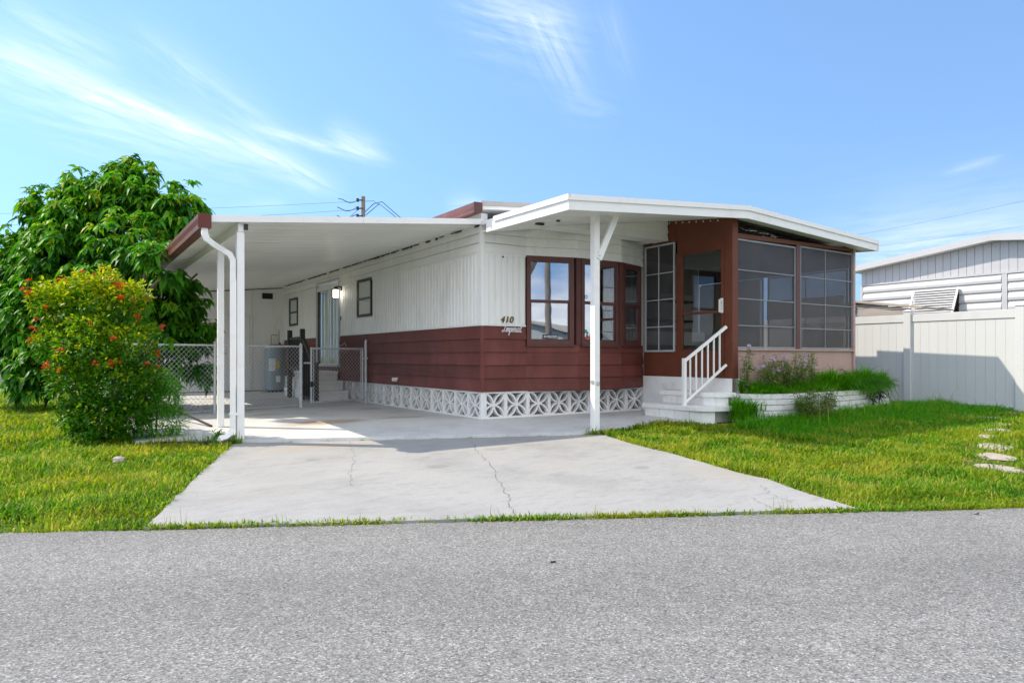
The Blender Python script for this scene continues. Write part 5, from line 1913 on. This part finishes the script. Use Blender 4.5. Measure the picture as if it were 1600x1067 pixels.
def grass_fill(name, xr, yr, dens, seed, keep):
    g = np.random.default_rng(seed)
    area = (xr[1] - xr[0]) * (yr[1] - yr[0])
    n = int(area * dens)
    x, y = g.uniform(*xr, n), g.uniform(*yr, n)
    s = sdist(x, y)
    k = (s > -.03 + .03 * np.sin(x * 9) * np.sin(x * 3.1)) & keep(x, y)
    k &= np.abs(x) < .80 * y + .6
    # thin out with distance
    k &= g.random(n) < np.clip((6.0 / np.maximum(y, 3)) ** 1.35, .06, 1)
    for P_ in (EX[0], EX[1], PLANT, STEP, SHEDP):
        k &= ~in_poly(x, y, P_)
    x, y, s = x[k], y[k], s[k]
    n = len(x)
    big = np.clip(y / 7.0, .85, 2.2)
    ln = g.uniform(.05, .115, n) * (1 + .25 * np.sin(x * 2.1 + 1) * np.sin(y * 1.7))
    ln *= np.where(s < .35, .75, 1) * np.clip(1 + .35 * np.sin(x * 3.7 + 2 * np.sin(y * 2.9)) * np.sin(y * 4.1), .6, 1.4)
    thin = np.sin(x * 2.6 + 1.9 * np.sin(y * 3.3)) * np.sin(y * 2.2 + 2.1 * np.sin(x * 1.7))
    ln *= np.where(thin > .72, .45, 1)
    wd = g.uniform(.009, .016, n) * big
    # clumps share their direction and colour
    ph = np.sin(x * 7.3 + 1.3 * np.sin(y * 5.1)) + np.sin(y * 8.7 + 1.7 * np.sin(x * 4.3))
    az = g.uniform(0, 2 * math.pi, n)
    lean = np.abs(g.normal(.55, .35, n))
    low = np.sin(x * 1.9 + 2 * np.sin(y * 1.3)) * np.sin(y * 2.3 + 1.5 * np.sin(x * 1.1))
    tint = np.clip(.48 + .13 * ph + .12 * low + g.normal(0, .25, n), 0, .93)
    dead = g.random(n) < .06
    tint[dead] = g.uniform(.93, 1, dead.sum())
    pos = np.stack([x, y, soil_z(s) - .005], axis=1)
    V, F_, t = blades(pos, az, lean, ln, wd, tint, .7)
    o = np_object(name, V, F_, 'grass', t)
    o['kind'] = 'stuff'
    return n


nL = grass_fill('lawn_grass', (-15, -2.3), (4.2, 20), 4200, 1, lambda x, y: x < 0)


def right_keep(x, y):
    p, q = (CA * (x - HX) + SA * (y - HY)), (-SA * (x - HX) + CA * (y - HY))
    k = p < 8.16
    # bare, worn ground between the stepping stones
    d = np.full(len(x), 9.0)
    for (a, b) in (((4.7, 6.55), (5.75, 8.0)), ((5.75, 8.0), (7.3, 10.5))):
        vx, vy = b[0] - a[0], b[1] - a[1]
        t = np.clip(((x - a[0]) * vx + (y - a[1]) * vy) / (vx * vx + vy * vy), 0, 1)
        d = np.minimum(d, np.hypot(x - a[0] - vx * t, y - a[1] - vy * t))
    bare = (d < .30 + .1 * np.sin(x * 11)) & (RNG.random(len(x)) < .62)
    return k & ~bare & (x > .9)


nR = grass_fill('lawn_grass', (.9, 12), (4.6, 16), 4200, 2, right_keep)


def edge_weeds():
    """ragged weeds in the joint between driveway and street"""
    g = np.random.default_rng(5)
    n = 9000
    t = g.uniform(-.2, 6.2, n)
    dens = .35 + .65 * (np.sin(t * 4.1) * np.sin(t * 1.7 + 1) + .25)
    k = g.random(n) < np.clip(dens, .08, 1)
    t = t[k]
    n = len(t)
    s = .02 + g.normal(0, .018, n)
    x = S0[0] + .9 * 0 + SM[1] * (t + .85) + SM[0] * s
    y = S0[1] - SM[0] * (t + .85) + SM[1] * s
    pos = np.stack([x, y, np.full(n, -.25)], axis=1)
    ln = g.uniform(.02, .065, n)
    V, F_, tt = blades(pos, g.uniform(0, 6.28, n), np.abs(g.normal(.7, .4, n)), ln, g.uniform(.006, .011, n), np.clip(g.normal(.5, .3, n), 0, 1), .6)
    o = np_object('joint_weeds', V, F_, 'grass', tt)
    o['kind'] = 'stuff'
    # wiry seed stalks
    m = 46
    t = g.choice([.2, .35, .9, 1.4, 2.4, 2.5, 3.05, 3.2, 3.9, 4.0, 4.5, 4.6, 5.6], m) + g.normal(0, .05, m)
    x = S0[0] + SM[1] * (t + .85)
    y = S0[1] - SM[0] * (t + .85) + .02
    pos = np.stack([x, y, np.full(m, -.25)], axis=1)
    V, F_, tt = blades(pos, g.uniform(0, 6.28, m), np.abs(g.normal(.2, .2, m)), g.uniform(.06, .17, m), np.full(m, .0035), g.uniform(0, 1, m), .3)
    o = np_object('joint_weeds', V, F_, 'dry_grass', tt)
    o['kind'] = 'stuff'
    # a few tufts in the slab joint and along the left slab edge
    n = 500
    t = g.random(n)
    seg = g.random(n) < .6
    x = np.where(seg, -4.1 + .95 * t, -3.1 + 3.9 * np.round(t * 9) / 9 + g.normal(0, .04, n))
    y = np.where(seg, 7.84 + .15 * t + g.normal(0, .02, n), 8.03 + .176 * (x + 3.1) - .015)
    pos = np.stack([x, y, soil_z(sdist(x, y)) + np.where(seg, 0, .0)], axis=1)
    pos[:, 2] = np.where(seg, pos[:, 2], drive_z(sdist(x, y)))
    ln = np.where(seg, g.uniform(.06, .20, n), g.uniform(.01, .03, n))
    V, F_, tt = blades(pos, g.uniform(0, 6.28, n), np.abs(g.normal(.4, .3, n)), ln, np.where(seg, .008, .004), g.uniform(.1, .7, n), .6)
    o = np_object('joint_weeds', V, F_, 'grass', tt)
    o['kind'] = 'stuff'


edge_weeds()


def tall_grass():
    g = np.random.default_rng(21)
    # shaded longer grass in front of the planter
    n = 26000
    p = g.uniform(2.45, 8.1, n)
    q = -2.45 - np.abs(g.normal(0, .75, n))
    p2 = p
    x = HX + CA * p2 - SA * q
    y = HY + SA * p2 + CA * q
    k = ~(in_poly(x, y, PLANT) | in_poly(x, y, STEP) | in_poly(x, y, SLAB) | in_poly(x, y, DRIVE)) & (sdist(x, y) > 2.5)
    near = np.exp(-((-2.45 - q) / .55) ** 2)
    ln = (.10 + .16 * near) * g.uniform(.5, 1.15, n)
    x, y, ln = x[k], y[k], ln[k]
    n = len(x)
    pos = np.stack([x, y, soil_z(sdist(x, y)) - .005], axis=1)
    V, F_, t = blades(pos, g.uniform(0, 6.28, n), np.abs(g.normal(.4, .3, n)), ln, g.uniform(.006, .011, n), np.clip(g.normal(.5, .25, n), 0, 1), .7)
    o = np_object('tall_grass', V, F_, 'lush_grass', t)
    o['kind'] = 'stuff'
    # right of the planter towards the fence
    n = 9000
    p, q = g.uniform(7.2, 8.15, n), g.uniform(-3.6, .8, n)
    x = HX + CA * p - SA * q
    y = HY + SA * p + CA * q
    k = ~in_poly(x, y, PLANT)
    x, y = x[k], y[k]
    n = len(x)
    pos = np.stack([x, y, soil_z(sdist(x, y)) - .005], axis=1)
    V, F_, t = blades(pos, g.uniform(0, 6.28, n), np.abs(g.normal(.4, .3, n)), g.uniform(.08, .20, n), g.uniform(.008, .013, n), np.clip(g.normal(.45, .25, n), 0, 1), .7)
    o = np_object('tall_grass', V, F_, 'lush_grass', t)
    o['kind'] = 'stuff'
    # straw-coloured seed stalks leaning above the lawn
    m = 90
    p, q = g.uniform(3.4, 8.2, m), -2.6 - np.abs(g.normal(.1, .35, m))
    x = HX + CA * p - SA * q
    y = HY + SA * p + CA * q
    pos = np.stack([x, y, soil_z(sdist(x, y))], axis=1)
    V, F_, t = blades(pos, g.uniform(0, 6.28, m), np.abs(g.normal(.3, .25, m)), g.uniform(.25, .55, m), np.full(m, .007), g.uniform(0, 1, m), .45)
    o = np_object('seed_stalks', V, F_, 'dry_grass', t)
    o['kind'] = 'stuff'
    # grass growing in the planter, arching over the brick edge
    n = 15000
    s = g.uniform(.05, P_CUM[-1] - .1, n)
    side = g.random(n)
    dens = np.where(s > 2.0, 1.0, .55)
    dens = dens * np.where(np.sin(s * 5.3) * np.sin(s * 2.1 + 1) > .35, .25, 1)
    k = g.random(n) < dens
    s, side = s[k], side[k]
    n = len(s)
    E_ = np.array([tuple(P_WALK(v)) for v in s])
    p = E_[:, 0]
    q = E_[:, 1] + .06 + (-1.86 - (E_[:, 1] + .06)) * side
    p = np.clip(p, 3.36, 7.28)
    x = HX + CA * p - SA * q
    y = HY + SA * p + CA * q
    hump = np.where(p > 4.9, 1.0, .62) * np.clip(1 + .22 * np.sin(p * 6) + .35 * np.sin(p * 13 + 2 * np.sin(q * 17)) * np.sin(q * 21), .35, 1.6)
    az = np.where(side < .35, g.normal(HA - math.pi / 2, .8, n), g.uniform(0, 6.28, n))
    lean = np.abs(g.normal(np.where(side < .3, .75, .35), .3, n))
    pos = np.stack([x, y, np.full(n, .365)], axis=1)
    V, F_, t = blades(pos, az, lean, g.uniform(.12, .42, n) * hump, g.uniform(.009, .016, n), np.clip(g.normal(.55, .3, n), 0, 1), .9)
    o = np_object('planter_grass', V, F_, 'lush_grass', t)
    o['kind'] = 'stuff'
    # hanging tuft over the wall, with dark bromeliad-like leaves
    n = 800
    p = g.normal(6.25, .26, n)
    q = np.full(n, -2.17) + .0 * p
    x = HX + CA * p - SA * q
    y = HY + SA * p + CA * q
    pos = np.stack([x, y, .37 + g.uniform(-.02, .08, n)], axis=1)
    V, F_, t = blades(pos, g.normal(HA - math.pi / 2, .5, n), g.normal(1.25, .25, n), g.uniform(.10, .42, n), g.uniform(.008, .013, n), np.clip(g.normal(.4, .3, n), 0, 1), 1.3)
    o = np_object('planter_grass', V, F_, 'lush_grass', t)
    o['kind'] = 'stuff'


tall_grass()


# ================================================================== plants
def unit(v):
    return v / np.linalg.norm(v, axis=1, keepdims=True)


def rosettes(cent, outd, per, L0, W0, g, droop=(.5, 1.1), up=.35):
    """drooping leaf whorls at the ends of twigs; returns leaf arrays"""
    n = len(cent)
    C_ = np.repeat(cent, per, axis=0)
    O_ = np.repeat(outd, per, axis=0)
    m = len(C_)
    az = np.tile(np.arange(per) * 2.399, n) + np.repeat(g.uniform(0, 6.28, n), per)
    el = g.uniform(-.55, .55, m)
    d = np.stack([np.cos(az) * np.cos(el), np.sin(az) * np.cos(el), np.sin(el)], axis=1)
    d = unit(d + O_ * .45 + np.array([0, 0, up]) * g.uniform(-.6, 1, m)[:, None])
    pos = C_ + g.normal(0, .018, (m, 3))
    ln = L0 * g.uniform(.7, 1.2, m)
    wd = W0 * g.uniform(.8, 1.15, m)
    dr = g.uniform(*droop, m)
    return pos, d, ln, wd, dr


def build_tree():
    X, Y = -6.75, 11.7
    t = thing('leafy_tree', 'dense round green tree with drooping leaves beside the carport gutter', 'tree', (X, Y, -.02), house=False)
    org = (X, Y, -.02)
    g = np.random.default_rng(3)
    rr = random.Random(3)
    # lobes: (x, y, z, radius)
    def at(u, v, d, r):
        return ((u - 800) / 1066.7 * d, d, .9 + (558 - v) / 1066.7 * d, r)
    lobes = [at(205, 312, 11.8, .58), at(150, 345, 11.6, .68), at(255, 340, 11.6, .56), at(85, 340, 11.9, .52), at(115, 400, 11.4, .75), at(205, 400, 11.1, .70), at(55, 410, 11.8, .62),
             at(20, 470, 11.7, .60), at(90, 480, 11.2, .7), at(170, 470, 11.0, .7), at(245, 440, 10.9, .46), at(15, 550, 11.6, .50), at(80, 560, 11.1, .62), at(235, 510, 10.8, .55),
             at(288, 472, 11.2, .34), at(300, 520, 11.2, .34), at(275, 560, 10.9, .42), at(310, 583, 11.1, .20), at(230, 590, 10.8, .40), at(165, 560, 11.0, .6), at(285, 362, 11.6, .36), at(200, 283, 11.9, .36), at(238, 402, 9.95, .24), at(262, 425, 9.9, .15),
             at(308, 428, 11.3, .20), at(60, 600, 11.0, .4), at(130, 300, 11.8, .35), at(290, 320, 11.7, .32), at(-30, 500, 12, .6), at(-20, 420, 12.3, .5), at(150, 400, 12.4, .9), at(90, 450, 12.4, .9), at(100, 530, 12.2, .85), at(30, 560, 12.2, .6)]
    tm = MB().tube([(X, Y, -.05), (X + .05, Y, .5), (X, Y - .05, 1.1)], .13, 9, r1=.10)
    trunk = part('trunk', tm, 'bark', t, smooth=True)
    cs, os_ = [], []
    for (x, y, z, r) in lobes:
        c = Vector((x, y, z))
        b = Vector((X, Y, .9 + rr.random() * .3))
        mid = (b + c) / 2 + Vector((rr.uniform(-.1, .1), rr.uniform(-.1, .1), .12))
        part('limb', MB().tube([b, mid, c], .05, 6, r1=.018), 'bark', trunk, smooth=True)
        n = int(98 * (r / .6) ** 1.7) + 6
        d = unit(g.normal(0, 1, (n, 3)))
        d[:, 2] = np.where(d[:, 2] < -.55, -d[:, 2] * .4, d[:, 2])
        rad = r * (1.04 - .5 * g.random(n) ** 2.0)[:, None] * (1 + .20 * np.sin(d[:, :1] * 5 + x) * np.cos(d[:, 1:2] * 6))
        cs.append(np.array([x, y, z]) + d * rad)
        os_.append(d)
    cs, os_ = np.concatenate(cs), np.concatenate(os_)
    # leave the space of the carport roof and gutter free
    p = CA * (cs[:, 0] - HX) + SA * (cs[:, 1] - HY)
    roofz = 2.815 + .0995 * p
    k = ~((p > -3.86) & (cs[:, 2] > roofz - .28) & (cs[:, 2] < roofz + .24))
    cs, os_ = cs[k], os_[k]
    pos, d, ln, wd, dr = rosettes(cs, os_, 11, .175, .080, g, (.5, 1.15), .5)
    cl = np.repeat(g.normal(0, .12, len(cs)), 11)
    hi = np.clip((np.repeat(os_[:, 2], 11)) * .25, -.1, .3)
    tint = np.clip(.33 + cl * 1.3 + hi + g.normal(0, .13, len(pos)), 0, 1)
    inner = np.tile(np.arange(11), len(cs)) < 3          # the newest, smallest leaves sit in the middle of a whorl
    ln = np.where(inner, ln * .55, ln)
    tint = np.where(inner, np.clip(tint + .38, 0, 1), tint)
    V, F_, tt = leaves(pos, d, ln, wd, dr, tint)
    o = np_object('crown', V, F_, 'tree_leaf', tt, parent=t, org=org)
    o['kind'] = 'stuff'


build_tree()


def build_ixora():
    X, Y = -4.95, 8.12
    z0 = -.11
    t = thing('ixora_shrub', 'tall yellow green flowering shrub dotted with orange red blossoms', 'shrub', (X, Y, z0), house=False)
    org = (X, Y, z0)
    g = np.random.default_rng(9)
    rr = random.Random(9)
    def at(u, v, d, r):
        return ((u - 800) / 1066.7 * d, d, .9 + (558 - v) / 1066.7 * d, r)
    lobes = [at(140, 470, 8.2, .36), at(72, 462, 8.2, .22), at(208, 462, 8.2, .22), at(90, 485, 8.2, .33), at(190, 480, 8.2, .30), at(82, 540, 8.1, .27), at(140, 540, 8.0, .42), at(205, 545, 8.1, .34), at(118, 600, 7.95, .34), at(180, 605, 7.95, .38), at(150, 655, 7.9, .34), at(118, 650, 7.95, .22), at(205, 650, 7.95, .26), at(225, 600, 8.1, .26), at(235, 520, 8.2, .12), at(60, 470, 8.2, .18),
             at(165, 440, 8.2, .20), at(115, 445, 8.2, .18), at(140, 560, 8.5, .5)]
    lobes = [(x + (.05 if x < -5.1 else 0), y, z, r * .88) for x, y, z, r in lobes]
    stems = MB()
    for k in range(16):
        a = rr.uniform(0, 6.28)
        l = rr.choice(lobes)
        stems.tube([(X + .12 * math.cos(a), Y + .12 * math.sin(a), z0 - .02), ((X + l[0]) / 2 + .05 * math.cos(a), (Y + l[1]) / 2, (z0 + l[2]) / 2), (l[0], l[1], l[2])], .012, 5, r1=.005)
    part('stem', stems, 'bark', t, kind='stuff')
    cs, ds = [], []
    for (x, y, z, r) in lobes:
        n = int(2200 * (r / .4) ** 2)
        d = unit(g.normal(0, 1, (n, 3)))
        rad = r * (1 - .5 * g.random(n) ** 2)[:, None] * (1 + .14 * np.sin(d[:, :1] * 7 + x * 3) * np.cos(d[:, 2:3] * 6))
        cs.append(np.array([x, y, z]) + d * rad)
        ds.append(d)
    cs, ds = np.concatenate(cs), np.concatenate(ds)
    cl = np.sin(cs[:, 0] * 19 + 2 * np.sin(cs[:, 2] * 11)) * np.sin(cs[:, 2] * 23 + 2 * np.sin(cs[:, 1] * 13)) + np.sin(cs[:, 1] * 17 + cs[:, 2] * 9)
    k = (cs[:, 2] > z0 + .06) & ((cl > -.75) | (g.random(len(cs)) < .25))
    cs, ds, cl = cs[k], ds[k], cl[k]
    n = len(cs)
    d = unit(ds * .55 + g.normal(0, .6, (n, 3)) + np.array([0, 0, .25]))
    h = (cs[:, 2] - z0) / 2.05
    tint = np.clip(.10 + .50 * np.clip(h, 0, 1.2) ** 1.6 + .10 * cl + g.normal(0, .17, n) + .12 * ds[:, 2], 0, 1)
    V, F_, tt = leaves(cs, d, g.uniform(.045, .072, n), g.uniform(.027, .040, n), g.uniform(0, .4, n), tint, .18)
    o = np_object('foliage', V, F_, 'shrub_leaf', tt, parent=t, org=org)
    o['kind'] = 'stuff'
    # blossoms: little domes of four-petalled flowers, on the outside of the crown facing any way
    fp, fd = [], []
    m = 46
    dirs = unit(g.normal(0, 1, (m, 3)) + np.array([0, 0, .7]))
    for k in range(m):
        az, el = rr.uniform(0, 6.28), math.acos(1 - rr.random()) if k % 3 else rr.uniform(.2, 1.2)
        fp.append((math.cos(az) * math.sin(el), math.sin(az) * math.sin(el), math.cos(el)))
    P_ = []
    for dd in unit(g.normal(0, 1, (m, 3))):
        P_.append(dd)
    n = 26
    d = unit(g.normal(0, 1, (n, 3)) + np.array([0, 0, .9]))
    V, F_, tt = leaves(d * .022, d + g.normal(0, .3, (n, 3)), g.uniform(.018, .032, n), g.uniform(.014, .02, n), np.zeros(n), g.random(n), .1)
    proto = np_object('blossom', V, F_, 'ixora', tt)
    me = proto.data
    bpy.data.objects.remove(proto)
    upper = [i for i in range(n)]
    cand = np.where((h > .38) & (np.linalg.norm(ds, axis=1) > 0))[0]
    cnt = 0
    while cnt < 80:
        i = int(cand[rr.randrange(len(cand))])
        # keep those on the outside of all lobes
        c = cs[i] + ds[i] * .05
        if any((Vector(c) - Vector(l[:3])).length < l[3] * .97 for l in lobes):
            continue
        b = bpy.data.objects.new('blossom', me)
        COL.objects.link(b)
        b.parent = t
        b.location = Vector(c) - Vector(org)
        b.rotation_euler = (rr.uniform(-.6, .6), rr.uniform(-.6, .6), rr.uniform(0, 6))
        s = rr.uniform(.6, 1.25)
        b.scale = (s, s, s * .9)
        cnt += 1


build_ixora()


def build_small_plants():
    g = np.random.default_rng(14)
    rr = random.Random(14)
    # bright fine-leaved plant at the right foot of the shrub
    X, Y, z0 = -4.28, 8.20, -.10
    t = thing('fern_bush', 'bright green feathery bush at the right foot of the flowering shrub', 'bush', (X, Y, z0), house=False)
    n = 9000
    lob = [(-4.30, 8.22, .20, .26), (-4.22, 8.26, .42, .22), (-4.45, 8.15, .35, .24), (-4.12, 8.32, .14, .16), (-4.5, 8.05, .12, .2), (-4.32, 8.35, .60, .16)]
    cs, ds = [], []
    for (x, y, z, r) in lob:
        k = int(n * (r / .26) ** 2 / 5)
        d = unit(g.normal(0, 1, (k, 3)))
        cs.append(np.array([x, y, z]) + d * (r * (1 - .6 * g.random(k) ** 2))[:, None])
        ds.append(d)
    cs, ds = np.concatenate(cs), np.concatenate(ds)
    k = cs[:, 2] > z0 + .02
    cs, ds = cs[k], ds[k]
    n = len(cs)
    d = unit(ds + g.normal(0, .4, (n, 3)) + np.array([0, 0, .6]))
    V, F_, tt = leaves(cs, d, g.uniform(.05, .09, n), g.uniform(.006, .012, n), g.uniform(.1, .6, n), g.random(n), .1)
    o = np_object('foliage', V, F_, 'fern_leaf', tt, parent=t, org=(X, Y, z0))
    o['kind'] = 'stuff'
    part('stem', MB().tube([(X, Y, z0), (X + .02, Y, .3)], .012, 5).tube([(X, Y, z0), (X - .12, Y - .03, .3)], .01, 5), 'stem', t)

    # lilac-flowered stems (one in the planter, one in front of it)
    n = 14
    a = np.arange(5) * 2 * math.pi / 5
    d = np.stack([np.cos(a), np.sin(a), np.full(5, .35)], axis=1)
    V, F_, tt = leaves(np.zeros((5, 3)), d, np.full(5, .036), np.full(5, .036), np.full(5, .1), np.array([.2, .5, .8, .4, .9]), .1)
    pr = np_object('flower', V, F_, 'petal', tt)
    fme = pr.data
    bpy.data.objects.remove(pr)

    def ruellia(name, label, base, n_st, spread, hgt, z0, n_fl, seed, lean=(0, 0)):
        r2 = random.Random(seed)
        g2 = np.random.default_rng(seed)
        bw = W(base[0], base[1], z0)
        t = thing(name, label, 'flowering plant', bw, house=False)
        sm = MB()
        P_, D_ = [], []
        tips = []
        for k in range(n_st):
            a = r2.uniform(0, 6.28)
            rad = spread[0] * math.sqrt(r2.random())
            ra2 = spread[1] * math.sqrt(r2.random())
            dx, dy = rad * math.cos(a), ra2 * math.sin(a)
            b = Vector(W(base[0] + dx * .55, base[1] + dy * .5, z0))
            h = hgt * r2.uniform(.45, 1.0)
            e = Vector(W(base[0] + dx * 1.15 + lean[0] * h, base[1] + dy * 1.1 + lean[1] * h, z0 + h))
            m_ = (b + e) / 2 + Vector((r2.uniform(-.03, .03), r2.uniform(-.03, .03), .04))
            sm.tube([b, m_, e], .004, 4, r1=.0025)
            tips.append(e)
            for j in range(26):
                s = r2.uniform(.15, 1)
                P_.append((b.lerp(m_, s * 2) if s < .5 else m_.lerp(e, s * 2 - 1)))
                aa = r2.uniform(0, 6.28)
                D_.append((math.cos(aa), math.sin(aa), r2.uniform(.0, .7)))
        part('stem', sm, 'stem', t, kind='stuff')
        P_, D_ = np.array([tuple(p) for p in P_]), np.array(D_)
        n = len(P_)
        V, F_, tt = leaves(P_, D_, g2.uniform(.06, .13, n), g2.uniform(.014, .024, n), g2.uniform(.1, .7, n), g2.random(n), .15)
        o = np_object('foliage', V, F_, 'ruellia_leaf', tt, parent=t, org=bw)
        o['kind'] = 'stuff'
        r2.shuffle(tips)
        for e in tips[:n_fl]:
            f = bpy.data.objects.new('flower', fme)
            COL.objects.link(f)
            f.parent = t
            f.location = e - Vector(bw) + Vector((0, 0, .01))
            f.rotation_euler = (R(60) + r2.uniform(-.5, .5), r2.uniform(-.4, .4), r2.uniform(-.8, .8))
        return t
    ruellia('lilac_plant', 'leggy lilac flowered plant growing in the brick planter below the screen', (4.15, -2.08), 58, (.66, .17), .62, .36, 13, 3)
    ruellia('lilac_plant', 'lilac flowered plant sprawling in front of the brick planter wall', (4.12, -2.60), 52, (.50, .16), .52, -.06, 5, 4)
    ruellia('upright_plant', 'tall upright leafy stem in the planter below the screen mullion', (4.98, -1.98), 6, (.08, .05), .66, .36, 0, 5)
    ruellia('corner_weed', 'scraggly weed climbing the porch corner behind the handrail', (3.32, -1.98), 8, (.10, .06), .75, .36, 1, 6)
    # bright arching grass clump at the step corner
    b = W(3.12, -2.10, -.04)
    n = 520
    az = g.uniform(0, 6.28, n)
    pos = np.array(b) + np.stack([g.normal(0, .10, n), g.normal(0, .08, n), g.uniform(0, .22, n)], axis=1)
    V, F_, t = blades(pos, az, np.abs(g.normal(.45, .3, n)), g.uniform(.14, .32, n), g.uniform(.010, .016, n), np.clip(g.normal(.5, .25, n), 0, 1), .9)
    o = np_object('grass_clump', V, F_, 'lush_grass', t, org=b)
    o['label'], o['category'] = 'bushy green clump between the front steps and the brick planter', 'plant'
    # dark spiky plants hanging at the planter edge
    for lab, (p, q, z), n, ln in (('dark spiky plant hanging over the middle of the planter wall', (6.3, -2.26, .30), 60, .24), ('dark spiky plant at the right end of the planter', (7.22, -1.98, .42), 34, .22), ('small dark leaf tuft at the back of the planter grass', (6.0, -1.90, .58), 16, .14)):
        b = W(p, q, z)
        az = g.normal(HA - math.pi / 2, 1.1, n)
        el = g.uniform(-.9, .5, n)
        d = np.stack([np.cos(az) * np.cos(el), np.sin(az) * np.cos(el), np.sin(el)], axis=1)
        V, F_, tt = leaves(np.array(b) + g.normal(0, .05, (n, 3)), d, ln * g.uniform(.6, 1.1, n), g.uniform(.018, .03, n), g.uniform(.1, .6, n), g.random(n), .2)
        o = np_object('dark_plant', V, F_, 'dark_leaf', tt, org=b)
        o['label'], o['category'], o['group'] = lab, 'plant', 'dark spiky plants in the planter'
    # weeds at the foot of the shrub and downspout
    for lab, (x, y), n, ln in (('leafy weed growing at the foot of the downspout', (-3.47, 8.06), 60, .13), ('narrow tall weed in front of the flowering shrub', (-4.75, 7.72), 75, .26)):
        z = float(soil_z(sdist(x, y)))
        b = (x, y, z)
        az = g.uniform(0, 6.28, n)
        el = g.uniform(.1, 1.3, n)
        d = np.stack([np.cos(az) * np.cos(el), np.sin(az) * np.cos(el), np.sin(el)], axis=1)
        hh = g.uniform(0, ln, n)
        V, F_, tt = leaves(np.array(b) + np.stack([g.normal(0, .04, n), g.normal(0, .03, n), hh], axis=1), d, g.uniform(.05, .11, n), g.uniform(.015, .03, n), g.uniform(.1, .6, n), g.random(n), .2)
        o = np_object('weed', V, F_, 'fern_leaf', tt, org=b)
        o['label'], o['category'] = lab, 'weed'


build_small_plants()
